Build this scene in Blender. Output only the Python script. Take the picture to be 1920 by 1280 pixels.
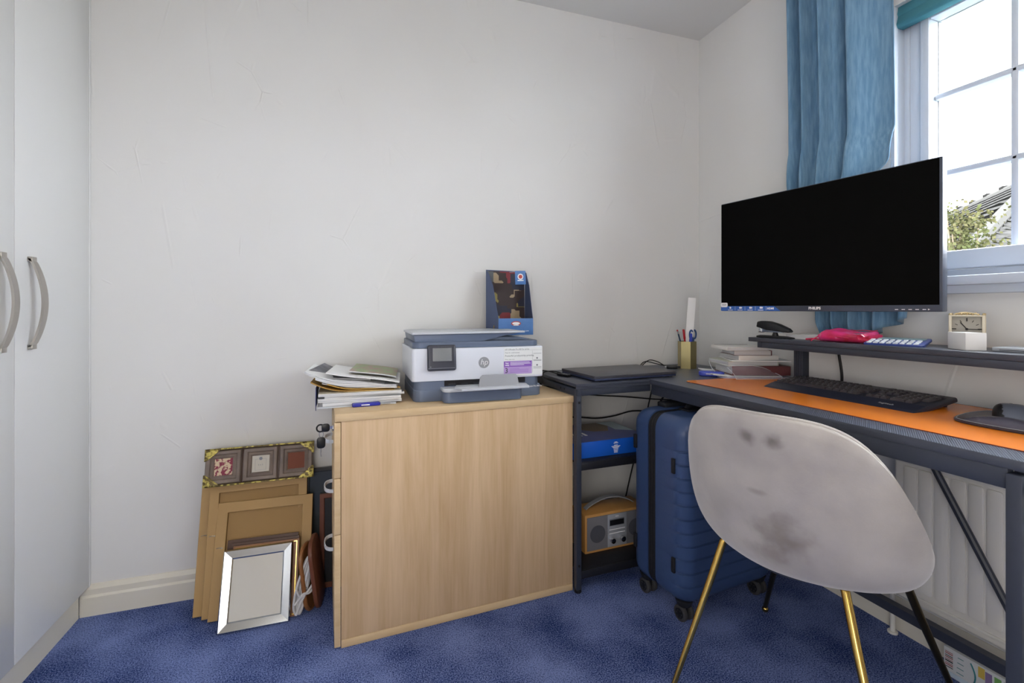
import bpy, bmesh, math, random
from mathutils import Vector, Matrix
SKY = 16; FILL_HIGH = 8; FILL_LOW = 34; FILL_POS = (-.95, -2.1, 2.15); EXPO = 0.35
CARPET_A = (24, 48, 106); CARPET_B = (140, 158, 216)
CHX, CHY, CHT = -.602, -1.060, .323
CHP = (.242, .193, .273, .390, .445, .784, .024, 1.842, 1.895, .32, 1.88)
CH_FEET = [(-.344, -.729, 'brass_shaded', -.50, -.94, .395), (-.245, -1.235, 'brass_shaded', -.445, -1.215, .405), (-.875, -.925, 'brass', -.715, -.94, .405), (-.735, -1.395, 'brass', -.620, -1.205, .400)]
CH_TOP = .62; CH_TZ = .385
CH_STAINS = [((-.213, .016, .738), (.022, .022, .022), (96, 90, 88), .75), ((-.211, -.040, .738), (.026, .026, .022), (96, 90, 88), .8), ((-.18, -.04, .515), (.09, .075, .06), (112, 102, 98), .7), ((-.16, -.01, .46), (.08, .06, .03), (128, 116, 110), .6), ((-.2, -.0, .61), (.05, .03, .008), (130, 122, 116), .5)]
HOUSE_P = (18.2, 7.1, 4.88); WING_P = (10.27, 3.47, 3.015); WING_U = (.947, -.321, 0); TREE_P = (6.95, 2.50, -2.7)
TREE_C = [(-.10, .02, 4.99), (-.29, .08, 5.12), (.01, -.02, 4.71), (.23, -.09, 4.60), (-.18, .05, 4.62), (.16, -.07, 5.03), (-.2, .06, 4.85)]
PI = math.pi
rnd = random.Random(7)
S = bpy.context.scene
COL = S.collection
for o in list(bpy.data.objects):
    bpy.data.objects.remove(o)

# ------------------------------------------------------------------ camera
YAW = 0.3272
cam_d = bpy.data.cameras.new('camera'); cam = bpy.data.objects.new('camera', cam_d); COL.objects.link(cam)
cam.location = (-1.6794, -1.9781, 1.0316)
cam.rotation_euler = (PI/2, 0, -YAW)
cam_d.sensor_width = 36; cam_d.sensor_fit = 'HORIZONTAL'
cam_d.lens = 886.8/1920*36
cam_d.shift_y = -60.5/1920
cam_d.clip_start = .02; cam_d.clip_end = 200
S.camera = cam

# ------------------------------------------------------------------ light
w = bpy.data.worlds.new('sky'); S.world = w; w.use_nodes = True
bg = w.node_tree.nodes['Background']
bg.inputs[0].default_value = (.90, .95, 1.0, 1); bg.inputs[1].default_value = SKY
def area(name, loc, rot, sx, sy, power, col, portal=False):
    l = bpy.data.lights.new(name, 'AREA'); l.shape = 'RECTANGLE'; l.size = sx; l.size_y = sy
    l.energy = power; l.color = col
    o = bpy.data.objects.new(name, l); COL.objects.link(o); o.location = loc; o.rotation_euler = rot
    if portal: l.cycles.is_portal = True
    return o
area('window_portal', (.16, -1.62, 1.53), (0, PI/2, 0), .86, 1.42, 1, (1, 1, 1), True)
# two unseen fill lights added behind the camera, no fittings of the room
def fill_light(name, loc, power, col, r):
    l = bpy.data.lights.new(name, 'POINT'); l.energy = power; l.color = col; l.shadow_soft_size = r
    o = bpy.data.objects.new(name, l); COL.objects.link(o); o.location = loc
fill_light('added_fill_high', FILL_POS, FILL_HIGH, (1, .91, .78), .18)
fill_light('added_fill_low', (-2.05, -2.5, 1.0), FILL_LOW, (1, .96, .91), .36)
S.view_settings.view_transform = 'Standard'; S.view_settings.look = 'None'
S.view_settings.exposure = EXPO; S.view_settings.gamma = 1; S.view_settings.use_curve_mapping = False

# ------------------------------------------------------------------ materials
def lin(c):
    return tuple(((v/255)/12.92 if v/255 <= .04045 else ((v/255+.055)/1.055)**2.4) for v in c)
MATS = {}
def M(name, col=None, rough=.5, metal=0., col2=None, nscale=8., bump=0., bscale=60., stretch=(1,1,1), spec=.5,
      trans=0., alpha=1., coat=0., sheen=0., ior=1.45, emit=0., detail=4., lo=.35, hi=.65, coords='Object'):
    if col is None: return MATS[name]
    m = bpy.data.materials.new(name); MATS[name] = m; m.use_nodes = True
    nt = m.node_tree; p = nt.nodes['Principled BSDF']
    def si(k, v):
        if k in p.inputs: p.inputs[k].default_value = v
    c = (*lin(col), 1)
    si('Base Color', c); si('Roughness', rough); si('Metallic', metal); si('IOR', ior)
    si('Specular IOR Level', spec); si('Transmission Weight', trans); si('Alpha', alpha)
    si('Coat Weight', coat); si('Sheen Weight', sheen)
    if emit: si('Emission Color', c); si('Emission Strength', emit)
    tc = None
    if col2 is not None or bump:
        tc = nt.nodes.new('ShaderNodeTexCoord'); mp = nt.nodes.new('ShaderNodeMapping')
        mp.inputs['Scale'].default_value = stretch
        nt.links.new(tc.outputs[coords], mp.inputs[0])
    if col2 is not None:
        n = nt.nodes.new('ShaderNodeTexNoise'); n.inputs['Scale'].default_value = nscale; n.inputs['Detail'].default_value = detail
        r = nt.nodes.new('ShaderNodeValToRGB')
        r.color_ramp.elements[0].position = lo; r.color_ramp.elements[0].color = c
        r.color_ramp.elements[1].position = hi; r.color_ramp.elements[1].color = (*lin(col2), 1)
        nt.links.new(mp.outputs[0], n.inputs[0]); nt.links.new(n.outputs[0], r.inputs[0]); nt.links.new(r.outputs[0], p.inputs['Base Color'])
    if bump:
        n2 = nt.nodes.new('ShaderNodeTexNoise'); n2.inputs['Scale'].default_value = bscale; n2.inputs['Detail'].default_value = 3
        b = nt.nodes.new('ShaderNodeBump'); b.inputs['Strength'].default_value = bump; b.inputs['Distance'].default_value = .002
        nt.links.new(mp.outputs[0], n2.inputs[0]); nt.links.new(n2.outputs[0], b.inputs['Height']); nt.links.new(b.outputs[0], p.inputs['Normal'])
    return m

def wall_material(name, col, col2):
    m = M(name, col, .75, spec=.25, col2=col2, nscale=1.3, detail=2)
    nt = m.node_tree; p = nt.nodes['Principled BSDF']
    tc = nt.nodes.new('ShaderNodeTexCoord')
    prev = None
    # trowel marks: thin ridges at several angles kept only where a mask noise allows
    for i, (ax, ang, sc) in enumerate([((1,.25,1), .6, 5.0), ((1,1,.22), -.5, 4.3), ((1,1,.3), .9, 6.1)]):
        mp = nt.nodes.new('ShaderNodeMapping'); mp.inputs['Rotation'].default_value = (ang, ang*.8, ang*1.1); mp.inputs['Location'].default_value = (i*3.1, i*1.7, i*2.3)
        mp.inputs['Scale'].default_value = ax
        nt.links.new(tc.outputs['Object'], mp.inputs[0])
        v = nt.nodes.new('ShaderNodeTexVoronoi'); v.feature = 'DISTANCE_TO_EDGE'; v.inputs['Scale'].default_value = sc
        nt.links.new(mp.outputs[0], v.inputs['Vector'])
        r = nt.nodes.new('ShaderNodeMapRange'); r.inputs['From Min'].default_value = 0; r.inputs['From Max'].default_value = .018
        r.inputs['To Min'].default_value = 1; r.inputs['To Max'].default_value = 0
        nt.links.new(v.outputs['Distance'], r.inputs['Value'])
        n = nt.nodes.new('ShaderNodeTexNoise'); n.inputs['Scale'].default_value = 7+i; nt.links.new(mp.outputs[0], n.inputs[0])
        r2 = nt.nodes.new('ShaderNodeMapRange'); r2.inputs['From Min'].default_value = .60; r2.inputs['From Max'].default_value = .66
        nt.links.new(n.outputs[0], r2.inputs['Value'])
        mu = nt.nodes.new('ShaderNodeMath'); mu.operation = 'MULTIPLY'
        nt.links.new(r.outputs[0], mu.inputs[0]); nt.links.new(r2.outputs[0], mu.inputs[1])
        if prev is None: prev = mu
        else:
            ad = nt.nodes.new('ShaderNodeMath'); ad.operation = 'ADD'
            nt.links.new(prev.outputs[0], ad.inputs[0]); nt.links.new(mu.outputs[0], ad.inputs[1]); prev = ad
    nz = nt.nodes.new('ShaderNodeTexNoise'); nz.inputs['Scale'].default_value = 9; nz.inputs['Detail'].default_value = 6
    nt.links.new(tc.outputs['Object'], nz.inputs[0])
    ad = nt.nodes.new('ShaderNodeMath'); ad.operation = 'ADD'; nt.links.new(prev.outputs[0], ad.inputs[0]); nt.links.new(nz.outputs[0], ad.inputs[1])
    b = nt.nodes.new('ShaderNodeBump'); b.inputs['Strength'].default_value = .42; b.inputs['Distance'].default_value = .003
    nt.links.new(ad.outputs[0], b.inputs['Height']); nt.links.new(b.outputs[0], p.inputs['Normal'])
    return m

def carpet_material():
    m = M('carpet', (52, 66, 124), 1., spec=.0)
    nt = m.node_tree; p = nt.nodes['Principled BSDF']
    tc = nt.nodes.new('ShaderNodeTexCoord')
    n1 = nt.nodes.new('ShaderNodeTexNoise'); n1.inputs['Scale'].default_value = 260; n1.inputs['Detail'].default_value = 3; n1.inputs['Roughness'].default_value = .7
    n2 = nt.nodes.new('ShaderNodeTexNoise'); n2.inputs['Scale'].default_value = 4.5; n2.inputs['Detail'].default_value = 4
    for n in (n1, n2): nt.links.new(tc.outputs['Object'], n.inputs[0])
    a = nt.nodes.new('ShaderNodeMath'); a.operation = 'MULTIPLY_ADD'; a.inputs[1].default_value = .45
    nt.links.new(n2.outputs[0], a.inputs[0]); nt.links.new(n1.outputs[0], a.inputs[2])
    r = nt.nodes.new('ShaderNodeValToRGB'); e = r.color_ramp.elements
    e[0].position = .60; e[0].color = (*lin(CARPET_A), 1); e[1].position = .84; e[1].color = (*lin(CARPET_B), 1)
    nt.links.new(a.outputs[0], r.inputs[0]); nt.links.new(r.outputs[0], p.inputs['Base Color'])
    b = nt.nodes.new('ShaderNodeBump'); b.inputs['Strength'].default_value = .9; b.inputs['Distance'].default_value = .006
    nt.links.new(n1.outputs[0], b.inputs['Height']); nt.links.new(b.outputs[0], p.inputs['Normal'])
    return m

def wood_material(name, c1, c2, scale=(14, 14, .8), rough=.45):
    m = M(name, c1, rough, spec=.35)
    nt = m.node_tree; p = nt.nodes['Principled BSDF']
    tc = nt.nodes.new('ShaderNodeTexCoord'); mp = nt.nodes.new('ShaderNodeMapping'); mp.inputs['Scale'].default_value = scale
    nt.links.new(tc.outputs['Object'], mp.inputs[0])
    n = nt.nodes.new('ShaderNodeTexNoise'); n.inputs['Scale'].default_value = 1.4; n.inputs['Detail'].default_value = 8; n.inputs['Roughness'].default_value = .62; n.inputs['Distortion'].default_value = .6
    nt.links.new(mp.outputs[0], n.inputs[0])
    n2 = nt.nodes.new('ShaderNodeTexNoise'); n2.inputs['Scale'].default_value = 9; n2.inputs['Detail'].default_value = 2
    nt.links.new(mp.outputs[0], n2.inputs[0])
    a = nt.nodes.new('ShaderNodeMath'); a.operation = 'MULTIPLY_ADD'; a.inputs[1].default_value = .35
    nt.links.new(n2.outputs[0], a.inputs[0]); nt.links.new(n.outputs[0], a.inputs[2])
    r = nt.nodes.new('ShaderNodeValToRGB'); e = r.color_ramp.elements
    e[0].position = .45; e[0].color = (*lin(c1), 1); e[1].position = .85; e[1].color = (*lin(c2), 1)
    nt.links.new(a.outputs[0], r.inputs[0]); nt.links.new(r.outputs[0], p.inputs['Base Color'])
    return m

# ------------------------------------------------------------------ mesh helper
class MB:
    def __init__(s): s.bm = bmesh.new()
    def _merge(s, b, mat=0, T=None):
        if T is not None: b.transform(T)
        for f in b.faces: f.material_index = mat
        me = bpy.data.meshes.new('t'); b.to_mesh(me); b.free(); s.bm.from_mesh(me); bpy.data.meshes.remove(me)
        return s
    def box(s, lo, hi, bev=0., seg=2, mat=0, T=None):
        b = bmesh.new(); bmesh.ops.create_cube(b, size=1)
        d = [max(hi[i]-lo[i], 1e-5) for i in range(3)]
        for v in b.verts: v.co = Vector([lo[i]+(v.co[i]+.5)*d[i] for i in range(3)])
        if bev: bmesh.ops.bevel(b, geom=b.edges[:], offset=min(bev, min(d)*.49), segments=seg, profile=.5, affect='EDGES')
        return s._merge(b, mat, T)
    def prism(s, pts, z0, z1, bev=0., seg=2, mat=0, T=None, axis='z'):
        """polygon of 2-D points extruded from z0 to z1; axis 'x': points are (y, z); axis 'y': points are (x, z)"""
        b = bmesh.new()
        def P(p, h): return {'z': (p[0], p[1], h), 'x': (h, p[0], p[1]), 'y': (p[0], h, p[1])}[axis]
        a = [b.verts.new(P(p, z0)) for p in pts]; c = [b.verts.new(P(p, z1)) for p in pts]
        n = len(pts)
        b.faces.new(a); b.faces.new(c[::-1])
        for i in range(n): b.faces.new([a[i], c[i], c[(i+1) % n], a[(i+1) % n]])
        bmesh.ops.recalc_face_normals(b, faces=b.faces[:])
        if bev: bmesh.ops.bevel(b, geom=b.edges[:], offset=bev, segments=seg, profile=.5, affect='EDGES')
        return s._merge(b, mat, T)
    def tube(s, path, r, n=12, mat=0, T=None, closed=False, flat=1.):
        path = [Vector(p) for p in path]; m = len(path)
        rr = r if isinstance(r, (list, tuple)) else [r]*m
        b = bmesh.new(); rings = []
        up = None
        for i, p in enumerate(path):
            if closed: t = path[(i+1) % m]-path[i-1]
            else: t = path[min(i+1, m-1)]-path[max(i-1, 0)]
            t.normalize()
            if up is None:
                up = Vector((0, 0, 1)) if abs(t.z) < .9 else Vector((1, 0, 0))
            u = (up-t*up.dot(t)).normalized(); v = t.cross(u); up = u
            rings.append([b.verts.new(p+(u*math.cos(2*PI*k/n)*flat+v*math.sin(2*PI*k/n))*rr[i]) for k in range(n)])
        for i in range(m if closed else m-1):
            A, B = rings[i], rings[(i+1) % m]
            for k in range(n): b.faces.new([A[k], A[(k+1) % n], B[(k+1) % n], B[k]])
        if not closed: b.faces.new(rings[0][::-1]); b.faces.new(rings[-1])
        bmesh.ops.recalc_face_normals(b, faces=b.faces[:])
        return s._merge(b, mat, T)
    def cyl(s, p0, p1, r, r2=None, n=24, bev=0., mat=0, T=None):
        p0, p1 = Vector(p0), Vector(p1); L = (p1-p0).length
        b = bmesh.new(); bmesh.ops.create_cone(b, cap_ends=True, segments=n, radius1=r, radius2=r if r2 is None else r2, depth=L)
        if bev:
            eds = [e for e in b.edges if any(len(f.verts) > 4 for f in e.link_faces)]
            bmesh.ops.bevel(b, geom=eds, offset=bev, segments=2, profile=.5, affect='EDGES')
        q = (p1-p0).normalized().to_track_quat('Z', 'Y').to_matrix().to_4x4()
        b.transform(Matrix.Translation((p0+p1)/2) @ q)
        return s._merge(b, mat, T)
    def ball(s, c, r, n=16, mat=0, T=None):
        b = bmesh.new(); bmesh.ops.create_uvsphere(b, u_segments=n, v_segments=max(6, n//2), radius=1)
        rr = r if isinstance(r, (list, tuple)) else (r, r, r)
        b.transform(Matrix.Translation(c) @ Matrix.Diagonal((*rr, 1)))
        return s._merge(b, mat, T)
    def grid(s, fn, nu, nv, mat=0, T=None, cu=False, cv=False):
        b = bmesh.new()
        V = [[b.verts.new(fn(i/(nu if cu else nu-1), j/(nv if cv else nv-1))) for j in range(nv)] for i in range(nu)]
        for i in range(nu if cu else nu-1):
            for j in range(nv if cv else nv-1):
                b.faces.new([V[i][j], V[(i+1) % nu][j], V[(i+1) % nu][(j+1) % nv], V[i][(j+1) % nv]])
        return s._merge(b, mat, T)
    def loft(s, secs, mat=0, T=None, cap=True):
        b = bmesh.new(); R = [[b.verts.new(p) for p in sc] for sc in secs]; n = len(secs[0])
        for i in range(len(R)-1):
            for k in range(n): b.faces.new([R[i][k], R[i][(k+1) % n], R[i+1][(k+1) % n], R[i+1][k]])
        if cap: b.faces.new(R[0][::-1]); b.faces.new(R[-1])
        bmesh.ops.recalc_face_normals(b, faces=b.faces[:])
        return s._merge(b, mat, T)
    def text(s, txt, size, T, mat=0, depth=.0003, bold=0., shear=0., align='CENTER'):
        c = bpy.data.curves.new('t', 'FONT'); c.body = txt; c.size = size; c.extrude = depth; c.align_x = align; c.align_y = 'CENTER'
        c.offset = bold; c.shear = shear; c.resolution_u = 2
        o = bpy.data.objects.new('t', c); COL.objects.link(o)
        dg = bpy.context.evaluated_depsgraph_get(); dg.update()
        me = bpy.data.meshes.new_from_object(o.evaluated_get(dg))
        b = bmesh.new(); b.from_mesh(me); bpy.data.meshes.remove(me)
        bpy.data.objects.remove(o); bpy.data.curves.remove(c)
        return s._merge(b, mat, T)

def smooth(me, ang=35):
    for p in me.polygons: p.use_smooth = True
    try: me.set_sharp_from_angle(angle=math.radians(ang))
    except Exception: pass

def obj(name, mb, mats, parent=None, ang=35, label=None, loc=None, rot=None):
    me = bpy.data.meshes.new(name); mb.bm.to_mesh(me); mb.bm.free()
    for m in (mats if isinstance(mats, (list, tuple)) else [mats]):
        me.materials.append(MATS[m] if isinstance(m, str) else m)
    smooth(me, ang)
    o = bpy.data.objects.new(name, me); COL.objects.link(o)
    if parent is not None: o.parent = parent
    if label: o['label'] = label
    if loc is not None: o.location = loc
    if rot is not None: o.rotation_euler = rot
    return o
def thing(name, label, cat, loc=(0, 0, 0), rz=0., group=None, rot=None):
    o = bpy.data.objects.new(name, None); COL.objects.link(o); o.empty_display_size = .05
    o.location = loc; o.rotation_euler = rot if rot else (0, 0, rz)
    o['label'] = label; o['category'] = cat
    if group: o['group'] = group
    return o
def tag(o, label, cat, group=None):
    o['label'] = label; o['category'] = cat
    if group: o['group'] = group
    return o
def struct(name, mb, mats, parent=None, ang=35):
    o = obj(name, mb, mats, parent, ang)
    if parent is None: o['kind'] = 'structure'
    return o
def solid(o, th, off=0.):
    m = o.modifiers.new('thickness', 'SOLIDIFY'); m.thickness = th; m.offset = off; return o
def subsurf(o, n=1):
    m = o.modifiers.new('smooth', 'SUBSURF'); m.levels = n; m.render_levels = n; return o
def frameT(loc, xdir, ydir):
    """matrix: local x -> xdir, local y -> ydir"""
    x = Vector(xdir).normalized(); y = Vector(ydir); y = (y-x*y.dot(x)).normalized(); z = x.cross(y)
    m = Matrix((x, y, z)).transposed().to_4x4(); m.translation = Vector(loc); return m
def rz(a): return Matrix.Rotation(a, 4, 'Z')
def catmull(pts, n=8):
    pts = [Vector(p) for p in pts]; P = [2*pts[0]-pts[1]]+pts+[2*pts[-1]-pts[-2]]; out = []
    for i in range(1, len(P)-2):
        for k in range(n):
            t = k/n; a, b, c, d = P[i-1], P[i], P[i+1], P[i+2]
            out.append(.5*((2*b)+(c-a)*t+(2*a-5*b+4*c-d)*t*t+(3*b-a-3*c+d)*t**3))
    out.append(pts[-1]); return out
def rrect(x0, y0, x1, y1, r, n=5):
    out = []
    for cx, cy, a0 in ((x1-r, y1-r, 0), (x0+r, y1-r, PI/2), (x0+r, y0+r, PI), (x1-r, y0+r, 3*PI/2)):
        for k in range(n+1):
            a = a0+PI/2*k/n; out.append((cx+r*math.cos(a), cy+r*math.sin(a)))
    return out
def ring_frame(mb, w, h, bw, d, mat=0, T=None, bev=.001, prof=None):
    """rectangular picture-frame moulding in the local xz plane, front towards -y, depth d, mitred; prof: [(inset 0..1, y)]"""
    prof = prof or [(0, 0), (0, -d), (.15, -d), (.85, -d), (1, -d*.8), (1, 0)]
    def sec(sx, sz):
        return [((w/2-bw*p[0])*sx, p[1], h/2+(h/2-bw*p[0])*sz) for p in prof]
    b = bmesh.new(); R = [[b.verts.new(p) for p in sec(*q)] for q in ((1, 1), (-1, 1), (-1, -1), (1, -1))]
    n = len(prof)
    for i in range(4):
        A, B = R[i], R[(i+1) % 4]
        for k in range(n): b.faces.new([A[k], A[(k+1) % n], B[(k+1) % n], B[k]])
    bmesh.ops.recalc_face_normals(b, faces=b.faces[:])
    return mb._merge(b, mat, T)
# ------------------------------------------------------------------ material list
wall_material('wall_paint', (233, 233, 232), (229, 228, 226))
M('ceiling_paint', (228, 228, 226), .8, spec=.2, bump=.15, bscale=14)
carpet_material()
M('skirting_paint', (228, 223, 210), .35, spec=.5)
M('upvc', (214, 222, 234), .25, spec=.5)
M('glass', (255, 255, 255), .0, trans=1., ior=1.01, spec=.3)
M('wardrobe_gloss', (236, 237, 237), .22, spec=.5)
M('nickel', (176, 172, 166), .32, metal=1.)
M('radiator_white', (232, 230, 224), .3, spec=.5)
M('curtain', (122, 158, 186), .85, col2=(98, 137, 168), nscale=120, spec=.15, sheen=.3, bump=.5, bscale=500, stretch=(1, 1, .12))
M('blind', (78, 138, 152), .8, spec=.2)
M('black_metal', (52, 57, 70), .42, metal=.0, spec=.5)
M('black_board', (62, 66, 78), .38, spec=.5, bump=.12, bscale=300)
wood_material('beech', (192, 160, 120), (214, 184, 148))
wood_material('beech_edge', (202, 172, 132), (214, 188, 150), scale=(2, 2, 14))
M('black_plastic', (22, 23, 27), .38)
M('dark_plastic', (40, 43, 52), .45)
M('cable', (14, 14, 18), .5)
M('white_plastic', (232, 234, 238), .35)
M('slate', (98, 110, 132), .4)
M('chrome', (210, 210, 212), .15, metal=1.)
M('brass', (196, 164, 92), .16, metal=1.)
M('brass_shaded', (92, 78, 52), .3, metal=1.)  # brass with shade painted in, for the front chair legs

M('shelf_shaded', (26, 27, 33), .45); M('rear_wall_dimmed', (176, 168, 158), .8); M('ground_dark', (74, 80, 62), 1., spec=0.)
# ------------------------------------------------------------------ room shell
X0, Y0, H = -3.12, -3.4, 2.40
mb = MB(); mb.box((X0-.1, Y0-.1, -.1), (.12, .1, 0)); struct('floor', mb, 'carpet')
mb = MB(); mb.box((X0-.1, Y0-.1, H), (.25, .1, H+.1)); struct('ceiling', mb, 'ceiling_paint')
mb = MB(); mb.box((X0-.1, 0, 0), (.25, .1, H)); struct('wall_back', mb, 'wall_paint')
mb = MB(); mb.box((X0-.1, Y0, 0), (X0, 0, H)); struct('wall_left', mb, 'wall_paint')
mb = MB(); mb.box((X0-.1, Y0-.1, 0), (.25, Y0, H)); struct('wall_rear', mb, 'rear_wall_dimmed')  # unseen wall, toned darker to weaken the light it bounces back
mb = MB(); mb.box((.6, -30, -2.9), (60, 40, -2.7)); struct('ground', mb, 'ground_dark')  # unseen ground, added to block sky light from below
WY0, WY1, WZ0, WZ1 = -2.34, -.905, 1.10, 2.02
mb = MB()
mb.box((0, Y0, 0), (.22, 0, WZ0)); mb.box((0, Y0, WZ1), (.22, 0, H)); mb.box((0, WY1, WZ0), (.22, 0, WZ1)); mb.box((0, Y0, WZ0), (.22, WY0, WZ1))
struct('wall_right', mb, 'wall_paint')
# skirting: moulded profile (distance from wall, height)
prof = [(0, 0), (.018, 0), (.018, .062), (.013, .069), (.013, .087), (.008, .094), (.004, .101), (0, .101)]
mb = MB(); mb.prism([(-a, z) for a, z in prof], -2.54, 0, axis='x'); struct('baseboard_back', mb, 'skirting_paint', ang=20)
mb = MB(); mb.prism([(-a, z) for a, z in prof], Y0, 0, axis='y'); struct('baseboard_right', mb, 'skirting_paint', ang=20)

# ------------------------------------------------------------------ window
win = bpy.data.objects.new('window_1', None); COL.objects.link(win); win.location = (.10, -1.62, WZ0); win['kind'] = 'structure'
def wl(x, y, z): return (x-.10, y+1.62, z-WZ0)
def wbox(mb, lo, hi, bev=.003, mat=0): mb.box(wl(*lo), wl(*hi), bev, mat=mat)
GY = [-.979, -1.173, -1.367, -1.561]           # glazing grid of the near casement
GZ = [1.21, 1.457, 1.703, 1.948]
mb = MB()
wbox(mb, (.065, WY1-.052, WZ0), (.135, WY1, WZ1)); wbox(mb, (.065, WY0, WZ0), (.135, WY0+.05, WZ1))
wbox(mb, (.065, WY0+.05, WZ1-.045), (.135, WY1-.052, WZ1)); wbox(mb, (.065, WY0+.05, WZ0), (.135, WY1-.052, WZ0+.052))
wbox(mb, (.065, -1.645, WZ0+.052), (.135, -1.59, WZ1-.045))
wbox(mb, (.058, WY1-.020, WZ0), (.066, WY1-.004, WZ1), .002)
obj('window_frame', mb, 'upvc', win, 25)
for nm, ya, yb in (('a', WY1-.054, -1.588), ('b', -1.647, WY0+.052)):
    mb = MB(); t = .026
    wbox(mb, (.05, ya-t, WZ0+.054), (.125, ya, WZ1-.047), .006); wbox(mb, (.05, yb, WZ0+.054), (.125, yb+t, WZ1-.047), .006)
    wbox(mb, (.05, yb+t, WZ0+.054), (.125, ya-t, GZ[0]), .006); wbox(mb, (.05, yb+t, GZ[3]), (.125, ya-t, WZ1-.047), .006)
    obj('window_sash', mb, 'upvc', win, 25)
    mb = MB(); y1, y0 = ya-t, yb+t
    for k in (1, 2):
        y = y1+(y0-y1)*k/3; wbox(mb, (.076, y-.0095, GZ[0]), (.11, y+.0095, GZ[3]), .006)
        wbox(mb, (.076, y0, GZ[k]-.0095), (.11, y1, GZ[k]+.0095), .006)
    obj('glazing_bars', mb, 'upvc', win, 25)
    mb = MB(); wbox(mb, (.094, y0, GZ[0]), (.098, y1, GZ[3]), 0); obj('glass_pane', mb, 'glass', win)
mb = MB()  # plastic lining of the jamb beside the frame
wbox(mb, (0, WY1-.006, WZ0), (.064, WY1, WZ1), .001); wbox(mb, (0, WY1-.012, WZ0+.03), (.018, WY1-.006, WZ1), .002)
obj('jamb_lining', mb, 'upvc', win, 25)
mb = MB()
mb.box((-.045, WY0-.06, WZ0), (.064, WY1+.05, WZ0+.028), .006)
mb.prism([(-.028, WZ0), (-.020, WZ0-.022), (0, WZ0-.024), (0, WZ0)], WY0-.05, WY1+.04, axis='y')
struct('trim_1', mb, 'upvc', ang=25)
tr = bpy.data.objects['trim_1']
# roman blind pulled up
bl = thing('roman_blind', 'teal fabric blind pulled up at the head of the window', 'blind', (.03, -1.6, 1.93))
mb = MB()
for k in range(4):
    z0 = .02+.035*k; mb.prism([(-.016+.012*k*.3, z0), (-.022+.004*k, z0+.012), (-.004+.004*k, z0+.075), (.014, z0+.07), (.014, z0)], -.70, .685, bev=.003, axis='y')
obj('blind_folds', mb, 'blind', bl)
mb = MB(); mb.box((-.02, -.72, .13), (.03, .69, .20), .004); obj('head_rail', mb, 'blind', bl)

# ------------------------------------------------------------------ wardrobe
wr = thing('wardrobe', 'white gloss fitted wardrobe with bow handles along the left wall', 'wardrobe', (-2.54, 0, 0))
mb = MB(); mb.box((-.57, -1.60, .095), (0, -.001, 2.395)); obj('carcass', mb, 'wardrobe_gloss', wr)
mb = MB(); mb.box((-.03, -1.60, 0), (-.001, -.02, .095)); obj('plinth', mb, 'skirting_paint', wr)
mb = MB(); mb.box((.0, -.012, .095), (.0245, -.001, 2.395), .001); obj('filler_strip', mb, 'wardrobe_gloss', wr)
hy = {0: -.325, 1: -.445, 2: -1.11}
for k, (ya, yb) in enumerate(((-.015, -.3835), (-.3865, -.785), (-.788, -1.19), (-1.193, -1.595))):
    mb = MB(); mb.box((.001, yb, .098), (.0245, ya, 2.385), .0015); d = obj('door', mb, 'wardrobe_gloss', wr)
    if k < 3:
        y = hy[k]; mb = MB()
        n = 20; secs = []
        for i in range(n+1):
            t = i/n; z = .928+.242*t; x = .0285+.030*math.sin(PI*t)**.75
            hw = .0105
            secs.append([(x-.003, y-hw, z), (x+.003, y-hw, z), (x+.003, y+hw, z), (x-.003, y+hw, z)])
        mb.loft(secs)
        for z in (.922, 1.162): mb.box((.0245, y-.0105, z), (.036, y+.0105, z+.013), .001)
        obj('handle', mb, 'nickel', d, 40)

# ------------------------------------------------------------------ radiator
ra = thing('radiator', 'white ribbed panel radiator under the window', 'radiator', (-.075, -1.55, .156))
mb = MB(); mb.box((-.022, -.56, 0), (-.002, .573, .44), .008, 3)
y = .573-.045
while y > -.54:
    mb.prism([(yy, zz) for yy, zz in rrect(y-.0168, .045, y+.0168, .405, .006, 3)], -.0255, -.020, bev=.002, axis='x')
    y -= .0393
mb.box((-.026, -.555, .412), (-.020, .568, .425), .003); mb.box((-.026, -.555, .018), (-.020, .568, .028), .003)
obj('front_panel', mb, 'radiator_white', ra, 30)
mb = MB(); mb.box((.0, -.55, .01), (.028, .56, .43), .006); obj('rear_panel', mb, 'radiator_white', ra)
mb = MB(); mb.box((-.018, -.558, .438), (.026, .571, .447), .004); obj('top_grille', mb, 'radiator_white', ra)
mb = MB(); mb.tube(catmull([(.03, .61, -.156), (.03, .61, 0), (.03, .605, .03), (.018, .585, .04), (.01, .565, .04)], 5), .0075, 12); obj('pipe', mb, 'radiator_white', ra)
mb = MB(); mb.cyl((.014, .60, .04), (.014, .566, .04), .012, bev=.002); mb.cyl((.014, .60, .02), (.014, .60, .075), .013, bev=.003); obj('valve', mb, 'radiator_white', ra)
mb = MB(); mb.cyl((.03, .61, -.156), (.03, .61, -.148), .014, bev=.002); obj('pipe_collar', mb, 'radiator_white', ra)
for yy in (.3, -.3):
    mb = MB(); mb.box((.028, yy-.02, .1), (.074, yy+.02, .38), .002); obj('wall_bracket', mb, 'radiator_white', ra)

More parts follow.
